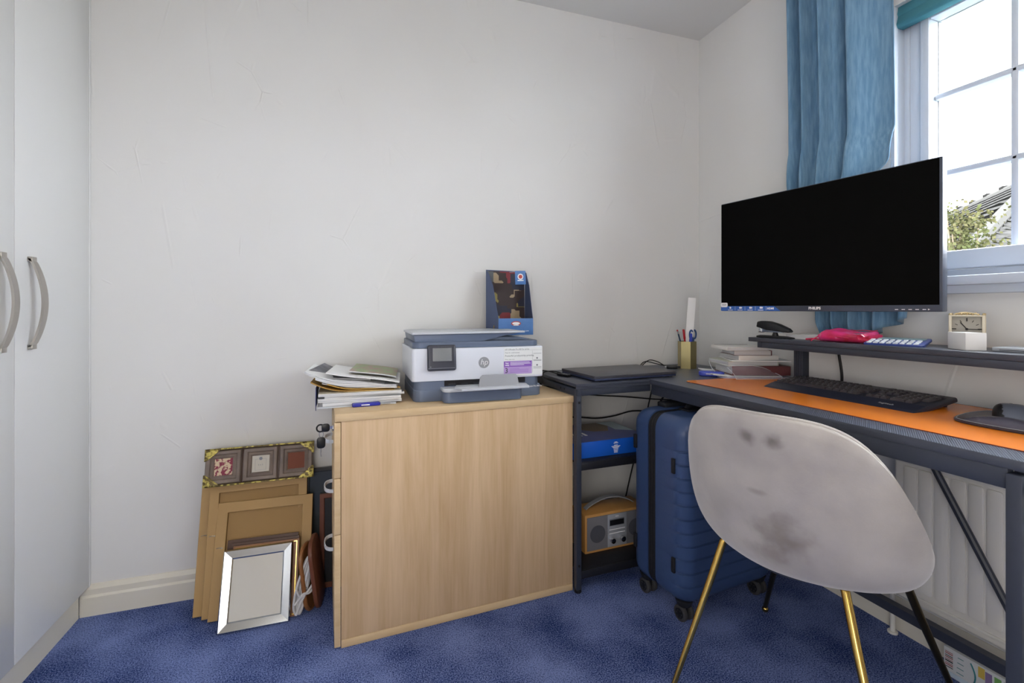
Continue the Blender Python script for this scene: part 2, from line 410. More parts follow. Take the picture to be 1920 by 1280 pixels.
# ------------------------------------------------------------------ curtain
def lerp_tab(z, tab):
    for (z1, v1), (z0, v0) in zip(tab, tab[1:]):
        if z <= z1 and z >= z0:
            t = (z1-z)/(z1-z0); t = t*t*(3-2*t); return v1+(v0-v1)*t
    return tab[0][1] if z > tab[0][0] else tab[-1][1]
LT = [(2.36, -.592), (1.60, -.606), (1.47, -.610), (1.36, -.690), (1.28, -.70), (1.14, -.70), (1.0, -.722), (.93, -.745)]
RT = [(2.36, -.936), (1.60, -.944), (1.52, -.946), (1.40, -.868), (1.30, -.855), (1.16, -.90), (1.03, -1.012), (.93, -1.0)]
def cur(s, v):
    zb = .936+.070*max(0, s-.45)**1.2*2 if s > .45 else .936
    z = 2.36+(zb-2.36)*v
    L = lerp_tab(z, LT); R = lerp_tab(z, RT)
    amp = .034 if z > 1.5 else .034-.010*min(1, (1.5-z)/.12) if z > 1.3 else .024+.010*min(1, (1.3-z)/.25)
    ss = s+.006*math.sin(2*z+3*s)+(.02*math.sin(9*z+5*s) if z < 1.3 else 0)
    ph = 2*PI*(4.6*ss+.25*math.sin(5*ss))
    fold = math.sin(ph+.5*math.sin(ph))+.22*math.sin(2.3*ph+1.1+.6*z)
    if s > .66 and z > 1.45: fold = fold*(1-(s-.66)/.34*.75)+.5*(s-.66)/.34
    x = -.082 - amp*fold
    if s > .62:
        k = (s-.62)/.38; k2 = min(1, k/.2); xb = -.078-.040*math.cos(PI*k**.8)+.006*math.sin(22*s)
        up = min(1, max(0, (z-1.40)/.1)); x = x*(1-k2*up)+xb*k2*up
    if z > 1.40 and z < 1.62:   # fabric bagging above the tie
        x -= .03*math.sin((1.62-z)/.22*PI)*(.4+.6*s)
        z -= .035*math.sin(s*PI)*(1.62-z)/.22
    y = L+(R-L)*(s+.010*math.cos(ph))
    return (x, y, z)
cu = thing('curtain', 'blue linen curtain gathered and hanging behind the monitor', 'curtain', (-.06, -.78, .93))
mb = MB(); mb.grid(lambda s, v: tuple(a-b for a, b in zip(cur(s, v), (-.06, -.78, .93))), 150, 120)
o = obj('fabric', mb, 'curtain', cu, 80); solid(o, .003)
mb = MB(); mb.tube([(-.02+(-.05)*math.sin(a), -.0+.095*math.cos(a), .42+.02*math.sin(a)) for a in [2*PI*k/24 for k in range(24)]], .008, 8, closed=True, flat=2.2); obj('tie_back', mb, 'curtain', cu)
# ------------------------------------------------------------------ drawer pedestal
cab = thing('drawer_pedestal', 'beech veneer drawer pedestal with the printer standing on it', 'drawer unit', (-1.709, -.4495, 0), math.radians(3.2))
# local: x along the long side (0..0.80), y towards the back wall (0..0.41)
mb = MB(); mb.box((-.018, -.004, .690), (.802, .362, .714), .0015, mat=0); obj('top', mb, 'beech_edge', cab)
mb = MB(); mb.box((0, 0, .026), (.80, .016, .6895), .0008); mb.box((0, .342, .0), (.80, .358, .6895)); mb.box((.784, .0165, .0), (.80, .342, .6895)); obj('carcass', mb, 'beech', cab)
mb = MB(); mb.box((0, -.0008, .001), (.80, .016, .0255), .001); obj('bottom_rail', mb, 'beech_edge', cab)
M('drawer_handle', (214, 218, 226), .3)
for k, (z0, z1) in enumerate(((.519, .687), (.348, .516), (.006, .345))):
    mb = MB(); mb.box((-.0195, .0, z0), (-.0015, .358, z1), .001); d = obj('drawer', mb, 'beech_edge', cab)
    mb = MB(); zc = (.594, .430, .238)[k]
    path = catmull([(-.0195, .145, zc), (-.031, .149, zc), (-.042, .165, zc), (-.046, .197, zc), (-.042, .229, zc), (-.031, .245, zc), (-.0195, .249, zc)], 6)
    secs = []
    for i, p in enumerate(path):
        t = (path[min(i+1, len(path)-1)]-path[max(i-1, 0)]).normalized(); n_ = Vector((t.y, -t.x, 0))*.0018
        secs.append([(p.x-n_.x, p.y-n_.y, zc-.0055), (p.x+n_.x, p.y+n_.y, zc-.0055), (p.x+n_.x, p.y+n_.y, zc+.0055), (p.x-n_.x, p.y-n_.y, zc+.0055)])
    mb.loft(secs); obj('handle', mb, 'drawer_handle', d)
mb = MB(); mb.cyl((-.0195, .045, .662), (-.024, .045, .662), .009, bev=.001); obj('lock', mb, 'chrome', cab)
# keys in the lock
ky = thing('keys', 'black headed keys hanging from the lock of the top pedestal drawer', 'keys', (-1.7645, -.395, .662), math.radians(3.2))
mb = MB()
mb.prism(rrect(-.003, -.012, .021, .012, .008), -.004, .004, bev=.001, axis='y')
mb.tube([(-.006+.011*math.cos(a), 0, .011*math.sin(a)) for a in [2*PI*k/20 for k in range(20)]], .0025, 8, closed=True)
obj('key_head', mb, 'black_plastic', ky, label='black key head inserted in the lock')
mb = MB(); mb.box((.020, -.0012, -.004), (.036, .0012, .004)); obj('key_shaft', mb, 'chrome', ky)
mb = MB(); mb.tube([(-.004+.006*math.cos(a), .001, -.019+.010*math.sin(a)) for a in [2*PI*k/18 for k in range(18)]], .0009, 6, closed=True); obj('split_ring', mb, 'chrome', ky)
mb = MB(); mb.prism(rrect(-.017, -.062, .008, -.028, .009), -.004, .004, bev=.001, axis='y'); obj('key_head', mb, 'black_plastic', ky, label='black key head hanging from the ring')
mb = MB(); mb.prism([(-.007, -.062), (-.003, -.062), (-.0025, -.072), (-.004, -.078), (-.0025, -.088), (-.006, -.088)], -.001, .001, axis='y'); obj('key_shaft', mb, 'nickel', ky)

# ------------------------------------------------------------------ desk
DR = math.radians(2.0)
desk = thing('corner_desk', 'dark grey metal framed corner desk with raised monitor shelf', 'desk', (-.589, -.424, 0), DR)
DT = Matrix.Translation((-.589, -.424, 0)) @ rz(DR)
DI = DT.inverted()
def dl(x, y, z): return tuple(DI @ Vector((x, y, z)))
def carbon():
    m = M('carbon_board', (58, 62, 73), .34, spec=.5)
    nt = m.node_tree; p = nt.nodes['Principled BSDF']
    tc = nt.nodes.new('ShaderNodeTexCoord'); mp = nt.nodes.new('ShaderNodeMapping'); mp.inputs['Rotation'].default_value = (0, 0, math.radians(58)); mp.inputs['Scale'].default_value = (90, 90, 90)
    wv = nt.nodes.new('ShaderNodeTexWave'); wv.inputs['Scale'].default_value = .9
    nt.links.new(tc.outputs['Object'], mp.inputs[0]); nt.links.new(mp.outputs[0], wv.inputs[0])
    b = nt.nodes.new('ShaderNodeBump'); b.inputs['Strength'].default_value = .5; b.inputs['Distance'].default_value = .001
    nt.links.new(wv.outputs[0], b.inputs['Height']); nt.links.new(b.outputs[0], p.inputs['Normal'])
    r = nt.nodes.new('ShaderNodeValToRGB'); r.color_ramp.elements[0].color = (*lin((44, 50, 64)), 1); r.color_ramp.elements[1].color = (*lin((104, 112, 130)), 1)
    nt.links.new(wv.outputs[0], r.inputs[0]); nt.links.new(r.outputs[0], p.inputs['Base Color'])
carbon()
ZD = .761
mb = MB(); mb.box((0, -1.055, ZD-.019), (.535, .385, ZD-.0004), .0012); mb.box((.0012, -1.0538, ZD-.002), (.534, .384, ZD), mat=1); obj('desk_top', mb, ['black_board', 'carbon_board'], desk, label='main desk top with carbon weave finish')
mb = MB(); mb.box((-.322, .0, ZD-.012), (-.001, .385, ZD-.0005), .001); mb.box((-.322, 0, ZD-.019), (-.001, .004, ZD-.012)); obj('side_top', mb, 'black_board', desk)
mb = MB()
for lo, hi in (((.004, -1.03, .704), (.024, 0, .7415)), ((.50, -1.03, .706), (.52, .35, .7415)), ((.024, -1.05, .714), (.50, -1.03, .7415)), ((-.318, .004, .716), (.004, .020, .741)), ((-.318, .36, .716), (.50, .378, .741)), ((-.318, .02, .716), (-.298, .36, .741))):
    mb.box(lo, hi, .0015)
obj('frame_rails', mb, 'black_metal', desk)
legs = [((-.3185, .003), 1), ((-.3185, .352), 1), ((-.005, -1.053), 0), ((.405, -1.053), 0), ((.497, .352), 0)]
for (x, y), s in legs:
    mb = MB()
    if s: mb.box((x, y, .012), (x+.020, y+.024, .716), .0012)
    else: mb.box((x, y, .012), (x+.030, y+.0225, .741 if x > .1 else .735), .0012)
    l = obj('leg', mb, 'black_metal', desk)
    mb = MB(); mb.cyl((x+.011, y+.012, 0), (x+.011, y+.012, .013), .013, bev=.002); obj('foot', mb, 'black_plastic', l)
mb = MB(); mb.box((-.317, -.0005, .716), (-.302, .004, .742), .0005); obj('corner_bracket', mb, 'black_metal', desk)
for (x, y, z, ax) in ((-.3195, .10, .728, 'x'), (-.3195, .13, .728, 'x'), (-.309, .0025, .693, 'y'), (-.309, .0025, .10, 'y'), (.010, -1.0535, .712, 'y')):
    mb = MB(); r = .0045 if z < .71 or z > .72 else .011
    mb.cyl((x, y, z), (x-.002, y, z) if ax == 'x' else (x, y-.003, z), r, bev=.0008); obj('bolt', mb, 'black_plastic', desk)
# rear frame: low rail and cross brace
a = dl(-.15, -.45, .143); b = dl(-.15, -1.44, .143)
mb = MB(); mb.loft([[(a[0]-.0125, a[1], .130), (a[0]+.0125, a[1], .130), (a[0]+.0125, a[1], .157), (a[0]-.0125, a[1], .157)], [(b[0]-.0125, b[1], .130), (b[0]+.0125, b[1], .130), (b[0]+.0125, b[1], .157), (b[0]-.0125, b[1], .157)]])
obj('rear_rail', mb, 'black_metal', desk)
mb = MB(); mb.box((.03, -1.051, .130), (.405, -1.036, .157), .001); mb.box((.435, -1.051, .130), (.465, -1.036, .157), .001); obj('side_rail', mb, 'black_metal', desk)
mb = MB(); mb.tube([dl(-.162, -1.040, .735), dl(-.162, -1.435, -.02+.0)], .0085, 8, flat=1.2) if False else mb.tube([dl(-.150, -1.037, .738), dl(-.150, -1.343, .155)], .0088, 10)
obj('cross_brace', mb, 'black_metal', desk)
# side shelves under the return
for nm, zt, th in (('shelf', .474, .016), ('shelf', .080, .016)):
    mb = MB(); mb.box((-.300, .010, zt-th), (.002, .352, zt), .001); mb.box((-.300, .004, zt-.030), (.002, .012, zt-.002 if zt > .3 else zt-.001), .001)
    obj(nm, mb, 'shelf_shaded', desk)  # desk finish darkened here to put the shade under the top into the colour
mb = MB(); mb.box((-.008, .014, .012), (.006, .030, .47), .001); obj('shelf_post', mb, 'black_metal', desk)
for zz in (.046, .440):
    mb = MB(); mb.box((-.31, .335, zz), (.0, .352, zz+.015), .001); obj('shelf_rail', mb, 'black_metal', desk)
# raised monitor shelf
mb = MB()
P = lambda x, y: dl(x, y, 0)[:2]
poly = [P(-.275, -.588), P(-.06, -.588), P(-.028, -1.47), P(-.240, -1.47)]
mb.prism(poly, .9125, .9275, bev=.001); obj('monitor_shelf', mb, 'black_board', desk)
mb = MB()
poly = [P(-.272, -.627), P(-.252, -.627), P(-.222, -1.385), P(-.242, -1.385)]
mb.prism(poly, .892, .9120, bev=.001)
poly = [P(-.272, -.627), P(-.07, -.627), P(-.07, -.645), P(-.272, -.645)]; mb.prism(poly, .892, .9120)
poly = [P(-.245, -1.37), P(-.05, -1.37), P(-.05, -1.388), P(-.245, -1.388)]; mb.prism(poly, .892, .9120)
obj('shelf_frame', mb, 'black_metal', desk)
mb = MB(); q = dl(-.2445, -1.379, .902); mb.cyl(q, (q[0]-.004, q[1]-.001, q[2]), .009, bev=.001); mb.cyl((q[0]-.004, q[1], q[2]), (q[0]-.006, q[1], q[2]), .005); obj('bolt', mb, 'black_plastic', desk)
for (x, y) in ((-.15, -.704), (-.13, -1.44)):
    mb = MB(); q = dl(x, y, 0)
    mb.box((q[0]-.016, q[1]-.018, ZD), (q[0]+.016, q[1]+.018, .8925), .002)
    for k in (-1, 0, 1): mb.box((q[0]-.0172, q[1]+k*.009-.002, ZD+.004), (q[0]-.0155, q[1]+k*.009+.002, .888))
    obj('shelf_post', mb, 'black_metal', desk)
    mb = MB(); mb.box((q[0]-.03, q[1]-.022, .884), (q[0]+.03, q[1]+.022, .893), .001); obj('shelf_bracket', mb, 'black_metal', desk)

# ------------------------------------------------------------------ orange desk mat
M('orange_mat', (238, 132, 30), .27, spec=.7, bump=.12, bscale=500)
M('orange_mat_edge', (150, 70, 30), .7)
mat_ = MB(); mat_.prism(rrect(-.004, -.96, .425, 0, .02, 6), 0, .0022, mat=0)
mt = obj('desk_mat', mat_, 'orange_mat', loc=(-.494, -.508, ZD+.0002), rot=(0, 0, math.radians(1.6)))
tag(mt, 'orange leather look desk mat under the keyboard', 'desk mat')
mb = MB(); mb.tube([(x, y, .0012) for x, y in rrect(-.0045, -.9605, .4255, .0005, .02, 6)], .0011, 6, closed=True); obj('stitched_edge', mb, 'orange_mat_edge', mt)

# ------------------------------------------------------------------ chair
M('velour', (186, 180, 175), .9, col2=(164, 158, 156), nscale=6, sheen=.6, spec=.15, bump=.15, bscale=200, detail=5)
def chair_stains():
    m = MATS['velour']; nt = m.node_tree; p = nt.nodes['Principled BSDF']
    src = p.inputs['Base Color'].links[0].from_socket
    tc = nt.nodes.new('ShaderNodeTexCoord')
    cur_s = src
    for (c, r, col, amt) in CH_STAINS:
        vm = nt.nodes.new('ShaderNodeVectorMath'); vm.operation = 'SUBTRACT'; vm.inputs[1].default_value = c
        nt.links.new(tc.outputs['Object'], vm.inputs[0])
        sc = nt.nodes.new('ShaderNodeVectorMath'); sc.operation = 'DIVIDE'; sc.inputs[1].default_value = r; nt.links.new(vm.outputs[0], sc.inputs[0])
        ln = nt.nodes.new('ShaderNodeVectorMath'); ln.operation = 'LENGTH'; nt.links.new(sc.outputs[0], ln.inputs[0])
        nz = nt.nodes.new('ShaderNodeTexNoise'); nz.inputs['Scale'].default_value = 26; nt.links.new(tc.outputs['Object'], nz.inputs[0])
        ad = nt.nodes.new('ShaderNodeMath'); ad.operation = 'MULTIPLY_ADD'; ad.inputs[1].default_value = 1.4; nt.links.new(nz.outputs[0], ad.inputs[0]); nt.links.new(ln.outputs['Value'], ad.inputs[2])
        mr = nt.nodes.new('ShaderNodeMapRange'); mr.interpolation_type = 'SMOOTHSTEP'; mr.inputs['From Min'].default_value = .7; mr.inputs['From Max'].default_value = 1.9; mr.inputs['To Min'].default_value = amt; mr.inputs['To Max'].default_value = 0
        nt.links.new(ad.outputs[0], mr.inputs['Value'])
        mx = nt.nodes.new('ShaderNodeMix'); mx.data_type = 'RGBA'; mx.inputs['B'].default_value = (*lin(col), 1)
        # colour sockets of the mix node
        ia = [s for s in mx.inputs if s.name == 'A' and s.type == 'RGBA'][0]; ib = [s for s in mx.inputs if s.name == 'B' and s.type == 'RGBA'][0]
        ib.default_value = (*lin(col), 1); nt.links.new(mr.outputs[0], mx.inputs['Factor']); nt.links.new(cur_s, ia)
        cur_s = [s for s in mx.outputs if s.type == 'RGBA'][0]
    nt.links.new(cur_s, p.inputs['Base Color'])
ch = thing('dining_chair', 'pale grey velour shell chair on slim brass legs', 'chair', (CHX, CHY, 0), CHT)
chair_stains()
AF, AB, BW, ZB, ZF, HB, LEAN, EX, KK, PT, SE = CHP
def shell(ph, t, off=0.):
    c, s_ = math.cos(ph), math.sin(ph)
    A = AF if c > 0 else AB; n = 2/SE
    X = (A-off)*math.copysign(abs(c)**n, c); Y = (BW-off)*math.copysign(abs(s_)**n, s_)
    q_ = (1-c)/2; Hh = ZF+(HB-ZF)*q_**EX/(q_**EX+(KK*(1-q_))**EX+1e-9)
    Pp = math.sin(t*PI/2)**PT; Q = 1-math.cos(t*PI/2)
    return (X*Pp-LEAN*((1-c)/2)**2*Q, Y*Pp, ZB+off+(Hh-ZB-off)*Q)
mb = MB(); N = 72
mb.grid(lambda u, v: shell(2*PI*u, .02+.98*v), N, 22, cu=True)
# fill the bottom, roll the rim over and line the inside
mb.grid(lambda u, v: (lambda a, b, k: tuple(a[i]+(b[i]-a[i])*k for i in range(3)))(shell(2*PI*u, 1), shell(2*PI*u, .97, .026), (1-math.cos(v*PI))/2) if False else
        tuple(x+(.008*math.sin(v*PI) if i == 2 else 0) for i, x in enumerate((lambda a, b: [a[i]+(b[i]-a[i])*v for i in range(3)])(shell(2*PI*u, 1), shell(2*PI*u, 1, .024)))), N, 6, cu=True)
mb.grid(lambda u, v: shell(2*PI*u, 1-.98*v, .024), N, 20, cu=True)
bmesh.ops.remove_doubles(mb.bm, verts=mb.bm.verts[:], dist=.0004)
bmesh.ops.holes_fill(mb.bm, edges=[e for e in mb.bm.edges if e.is_boundary], sides=200)
bmesh.ops.recalc_face_normals(mb.bm, faces=mb.bm.faces[:])
obj('seat_shell', mb, 'velour', ch, 60)
mb = MB()   # piping along the rim
mb.tube([(lambda p: (p[0], p[1], p[2]+.007))(shell(2*PI*k/96, 1, .012)) for k in range(96)], .0045, 8, closed=True); obj('piping', mb, 'velour', ch)
mb = MB()
def cush(u, v):
    a = 2*PI*u; t = v*PI; r = math.sin(t)**.35; c, s_ = math.cos(a), math.sin(a)
    return (.01+(.195 if c > 0 else .15)*r*math.copysign(abs(c)**.9, c), .215*r*math.copysign(abs(s_)**.9, s_), .447+.024*math.cos(t))
mb.grid(cush, 48, 14, cu=True); obj('seat_cushion', mb, 'velour', ch, 80)
feet = CH_FEET
CI = (Matrix.Translation((CHX, CHY, 0)) @ rz(CHT)).inverted()
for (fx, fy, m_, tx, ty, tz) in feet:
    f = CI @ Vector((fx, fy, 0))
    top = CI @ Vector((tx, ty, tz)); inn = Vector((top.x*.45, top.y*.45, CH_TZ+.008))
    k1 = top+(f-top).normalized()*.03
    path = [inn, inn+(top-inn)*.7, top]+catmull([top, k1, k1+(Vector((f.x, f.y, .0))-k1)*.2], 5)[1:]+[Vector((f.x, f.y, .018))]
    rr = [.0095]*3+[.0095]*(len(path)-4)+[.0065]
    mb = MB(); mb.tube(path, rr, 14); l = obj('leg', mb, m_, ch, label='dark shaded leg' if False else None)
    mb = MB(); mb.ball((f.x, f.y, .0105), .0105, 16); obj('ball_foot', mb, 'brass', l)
mb = MB(); mb.cyl((0, 0, ZB-.006), (0, 0, ZB+.006), .10, n=32, bev=.002); obj('mounting_plate', mb, 'black_metal', ch)

# ------------------------------------------------------------------ suitcase
M('case_blue', (54, 74, 114), .34, spec=.5, bump=.1, bscale=500)
M('case_black', (24, 26, 32), .6)
M('tyre', (62, 62, 64), .6)
SX, SYT, SZ0, SZ1 = .44, .265, .062, .672
sc_ = thing('suitcase', 'navy ribbed hard shell suitcase on wheels under the desk', 'suitcase', (-.672, -.722, 0), math.radians(6))
def half(y_out, y_in, ribs):
    """rounded half shell; y_out = big face, y_in = open edge"""
    sg = 1 if y_in > y_out else -1; R = .055
    zs = []
    n = 9
    for i in range(n+1):
        a = PI/2*i/n; zs.append((SZ0+R*(1-math.cos(a)) if False else SZ0+R*(1-math.sin(PI/2-a)) , R*(1-math.sin(a)) , 0))
    zs = [(SZ0+R*(1-math.cos(PI/2*i/n)), R*(1-math.sin(PI/2*i/n)), 0) for i in range(n+1)]
    body0, body1 = SZ0+R, SZ1-R
    if ribs:
        step = .0437; z = SZ1-.105; gs = []
        while z > body0+.0: gs.append(z); z -= step
        for g in sorted(gs):
            for dz, e in ((-.006, 0), (-.0025, .006), (.0005, .006), (.003, 0)): zs.append((g+dz, 0, e))
    zs += [(SZ1-R*(1-math.cos(PI/2*i/n)), R*(1-math.sin(PI/2*i/n)), 0) for i in range(n, -1, -1)]
    zs = sorted(set(zs))
    secs = []
    for z, ins, g in zs:
        x0, x1 = ins*.9, SX-ins*.9; yo = y_out+sg*ins*.75; pts = []
        r = max(.05-ins*.3, .012)
        pts.append((x0, y_in, z))
        for k in range(9):
            a = PI/2*k/8; gg = g*min(1, k/3)
            pts.append((x0+r-(r-gg)*math.cos(a), yo+sg*(r-(r-gg)*math.sin(a)), z))
        for k in range(1, 12): pts.append((x0+r+(x1-x0-2*r)*k/12, yo+sg*g, z))
        for k in range(8, -1, -1):
            a = PI/2*k/8; gg = g*min(1, k/3)
            pts.append((x1-r+(r-gg)*math.cos(a), yo+sg*(r-(r-gg)*math.sin(a)), z))
        pts.append((x1, y_in, z)); secs.append(pts)
    m = MB(); m.loft(secs); return m
m = half(0, .132, True); obj('front_shell', m, 'case_blue', sc_, 30)
m = half(SYT, .172, False); obj('rear_shell', m, 'case_blue', sc_, 30)
mb = MB(); mb.prism(rrect(.004, SZ0+.004, SX-.004, SZ1-.004, .05, 8), .1325, .1715, axis='y')
for yy in (.139, .152, .165): mb.tube([(x, yy, z) for x, z in rrect(.0035, SZ0+.0035, SX-.0035, SZ1-.0035, .05, 8)], .0018, 6, closed=True)
obj('zip_band', mb, 'case_black', sc_, 30)
for yy, zz in ((.045, SZ1-.155), (.045, SZ0+.13), (.235, SZ1-.12), (.235, SZ0+.13)):
    mb = MB(); mb.box((-.006, yy-.007, zz-.025), (.002, yy+.007, zz+.025), .002); obj('side_stud', mb, 'case_black', sc_)
mb = MB(); mb.box((.12, .10, SZ1-.004), (.30, .15, SZ1+.006), .003); mb.tube(catmull([(.135, .125, SZ1+.004), (.15, .125, SZ1+.016), (.21, .125, SZ1+.020), (.27, .125, SZ1+.016), (.285, .125, SZ1+.004)], 5), .007, 10, flat=1.6); obj('carry_handle', mb, 'case_black', sc_)
mb = MB(); mb.box((.10, .19, SZ1-.004), (.34, .235, SZ1+.016), .004); obj('trolley_handle', mb, 'case_black', sc_)
wheel0 = None
for (wx, wy) in ((.045, .045), (SX-.045, .045), (.045, SYT-.045), (SX-.045, SYT-.045)):
    mb = MB(); mb.cyl((wx, wy, SZ0-.012), (wx, wy, SZ0+.01), .022, r2=.03, bev=.002); mb.box((wx-.007, wy-.012, .025), (wx+.007, wy+.012, SZ0-.008), .002); cz = obj('wheel_housing', mb, 'case_black', sc_)
    for s_ in (-1, 1):
        mb = MB(); mb.cyl((wx+s_*.007, wy, .0265), (wx+s_*.021, wy, .0265), .026, n=28, bev=.003, mat=0); mb.cyl((wx+s_*.0205, wy, .0265), (wx+s_*.0222, wy, .0265), .017, n=20, mat=1)
        for k in range(6):
            a = PI*k/3; mb.cyl((wx+s_*.0215, wy+.011*math.cos(a), .0265+.011*math.sin(a)), (wx+s_*.023, wy+.011*math.cos(a), .0265+.011*math.sin(a)), .0025, n=8, mat=0)
        obj('wheel', mb, ['tyre', 'black_plastic'], cz)
# ------------------------------------------------------------------ printer
M('printer_white', (222, 226, 236), .35)
M('printer_tray', (196, 200, 206), .4)
M('panel_dark', (62, 64, 74), .35)
M('screen_grey', (128, 130, 132), .25)
M('logo_grey', (150, 152, 158), .5)
M('label_paper', (236, 238, 238), .6)
M('label_purple', (142, 98, 190), .6)
M('label_lilac', (186, 158, 214), .6)
M('ink_grey', (120, 124, 132), .6)
M('ink_white', (245, 245, 248), .6)
M('ink_black', (30, 30, 36), .6)
pr = thing('printer', 'white and slate inkjet printer with a touch screen on the pedestal', 'printer', (-1.4860, -.352, .7142), math.radians(0)); pr.scale = (1.062, .93, 1.07)
W, D = .452, .350
def pz(z): return z
mb = MB(); mb.prism(rrect(.006, .0, W-.004, D-.01, .028, 5), .0, .038, bev=.003); mb.prism(rrect(.008, .002, W-.012, D-.012, .026, 5), .038, .068)
mb.box((.105, -.0008, .048), (.385, .012, .068), .0, mat=1)
for k in range(6): mb.box((.118+k*.042, -.0012, .050), (.142+k*.042, .004, .055), .001, mat=2)
obj('base', mb, ['slate', 'black_plastic', 'dark_plastic'], pr)
mb = MB(); mb.prism(rrect(0, -.004, W, D, .012, 4), .066, .170, bev=.0015); obj('body', mb, 'printer_white', pr)
mb = MB(); mb.prism(rrect(.004, .004, W-.012, D-.004, .03, 5), .1705, .190, bev=.003)
mb.prism([(.25, .190), (.30, .203), (.36, .199), (W-.02, .1905)], .05, D-.02, bev=.0015, axis='y'); obj('scanner_lid', mb, 'slate', pr)
mb = MB(); mb.prism([(.012, .189), (.008, .214), (.375, .2165), (.33, .209), (.27, .197), (.24, .189)], .018, D-.03, bev=.003, axis='y'); obj('document_feeder', mb, 'slate', pr)
mb = MB(); mb.prism([(.002, .2145), (.002, .221), (.02, .2225), (.386, .2225), (.388, .2165), (.375, .2165)], .008, D-.05, bev=.0015, axis='y')
obj('feeder_tray', mb, 'printer_tray', pr, label='pale grey feeder tray on top')
T = Matrix.Translation((.048, -.006, .098)) @ Matrix.Rotation(math.radians(-9), 4, 'X')
mb = MB(); mb.box((0, -.020, 0), (.093, .004, .083), .007, 4, T=T); cp = obj('control_panel', mb, 'panel_dark', pr)
mb = MB(); mb.box((.016, -.0207, .030), (.078, -.0196, .072), .0005, T=T); obj('screen', mb, 'screen_grey', cp)
mb = MB(); mb.box((.0, -.0203, .007), (.088, -.0195, .0085), T=T); mb.box((.007, -.0206, .011), (.011, -.0196, .014), T=T); obj('button_marks', mb, 'ink_grey', cp)
FT = lambda x, z, y=-.0044: frameT((x, y, z), (1, 0, 0), (0, 0, 1))
mb = MB(); mb.cyl((.2375, -.0042, .120), (.2375, -.0050, .120), .0185, n=40, mat=0); mb.text('hp', .027, FT(.2375, .121, -.0052), 1, bold=-.0003, shear=.25); obj('logo', mb, ['logo_grey', 'ink_white'], pr)
mb = MB(); mb.box((.307, -.0048, .072), (.452-.004, -.0041, .166), 0, mat=0)
mb.box((.307, -.0051, .101), (.4085, -.0047, .121), mat=1); mb.box((.307, -.0051, .077), (.4085, -.0047, .1008), mat=2)
mb.box((.310, -.0051, .157), (.446, -.0047, .1574), mat=3); mb.box((.4105, -.0051, .080), (.4109, -.0047, .154), mat=3)
mb.text('HP OfficeJet Pro 8012e series', .0072, FT(.3112, .1605, -.0051), 3, align='LEFT', depth=.0001)
mb.text('Made for small business', .0055, FT(.3112, .1495, -.0051), 3, align='LEFT', depth=.0001)
mb.text('Powerful productivity printing', .0086, FT(.3112, .139, -.0051), 3, align='LEFT', depth=.0001)
mb.text('Print, copy, scan', .0052, FT(.3112, .127, -.0051), 3, align='LEFT', depth=.0001)
mb.text('Easy\nsetup', .0068, FT(.3185, .1113, -.0052), 4, bold=.0002, depth=.0001)
mb.text('3', .024, FT(.3165, .0888, -.0052), 5, depth=.0001)
for k, (wd, zz) in enumerate(((.07, .1160), (.074, .1115), (.05, .1070))): mb.box((.330, -.0053, zz), (.330+wd, -.0051, zz+.0016), mat=4)
for k, (wd, zz) in enumerate(((.035, .0952), (.068, .0915), (.068, .0875), (.068, .0830))): mb.box((.328, -.0053, zz), (.328+wd, -.0051, zz+.0010), mat=1)
for zz in (.1445, .122, .1195, .0985, .094): mb.box((.414, -.0051, zz), (.444, -.0047, zz+.0011), mat=3)
mb.cyl((.428, -.0047, .105), (.428, -.0051, .105), .003, mat=3, n=12); mb.cyl((.428, -.0047, .129), (.428, -.0051, .129), .003, mat=3, n=12)
obj('sticker', mb, ['label_paper', 'label_purple', 'label_lilac', 'ink_grey', 'ink_white', 'ink_black'], pr, label='white and purple information sticker')
mb = MB(); mb.text('HP OfficeJet Pro 8012e', .0074, FT(.412, .0325, -.0012), 0); obj('lettering', mb, 'ink_white', pr)
mb = MB(); mb.prism(rrect(.094, -.062, .358, .05, .022, 6), .0012, .0350, bev=.002, mat=0); mb.prism(rrect(.092, -.064, .36, .05, .023, 6), .0352, .0455, bev=.002, mat=1)
tr_ = obj('paper_tray', mb, ['slate', 'printer_tray'], pr, label='output tray pulled forward')
mb = MB(); mb.prism([(.128, -.06), (.14, -.118), (.362, -.118), (.372, -.05), (.33, -.02), (.14, -.02)], .0455, .0520, bev=.001); obj('tray_extension', mb, 'printer_tray', tr_)
T = Matrix.Translation((.27, -.088, .052)) @ Matrix.Rotation(math.radians(-14), 4, 'X')
mb = MB(); mb.prism([(-.070, 0), (-.064, .030), (-.056, .037), (.056, .037), (.062, .030), (.066, 0)], 0, .002, bev=.0005, axis='y', T=T); obj('paper_stop', mb, 'logo_grey', tr_)

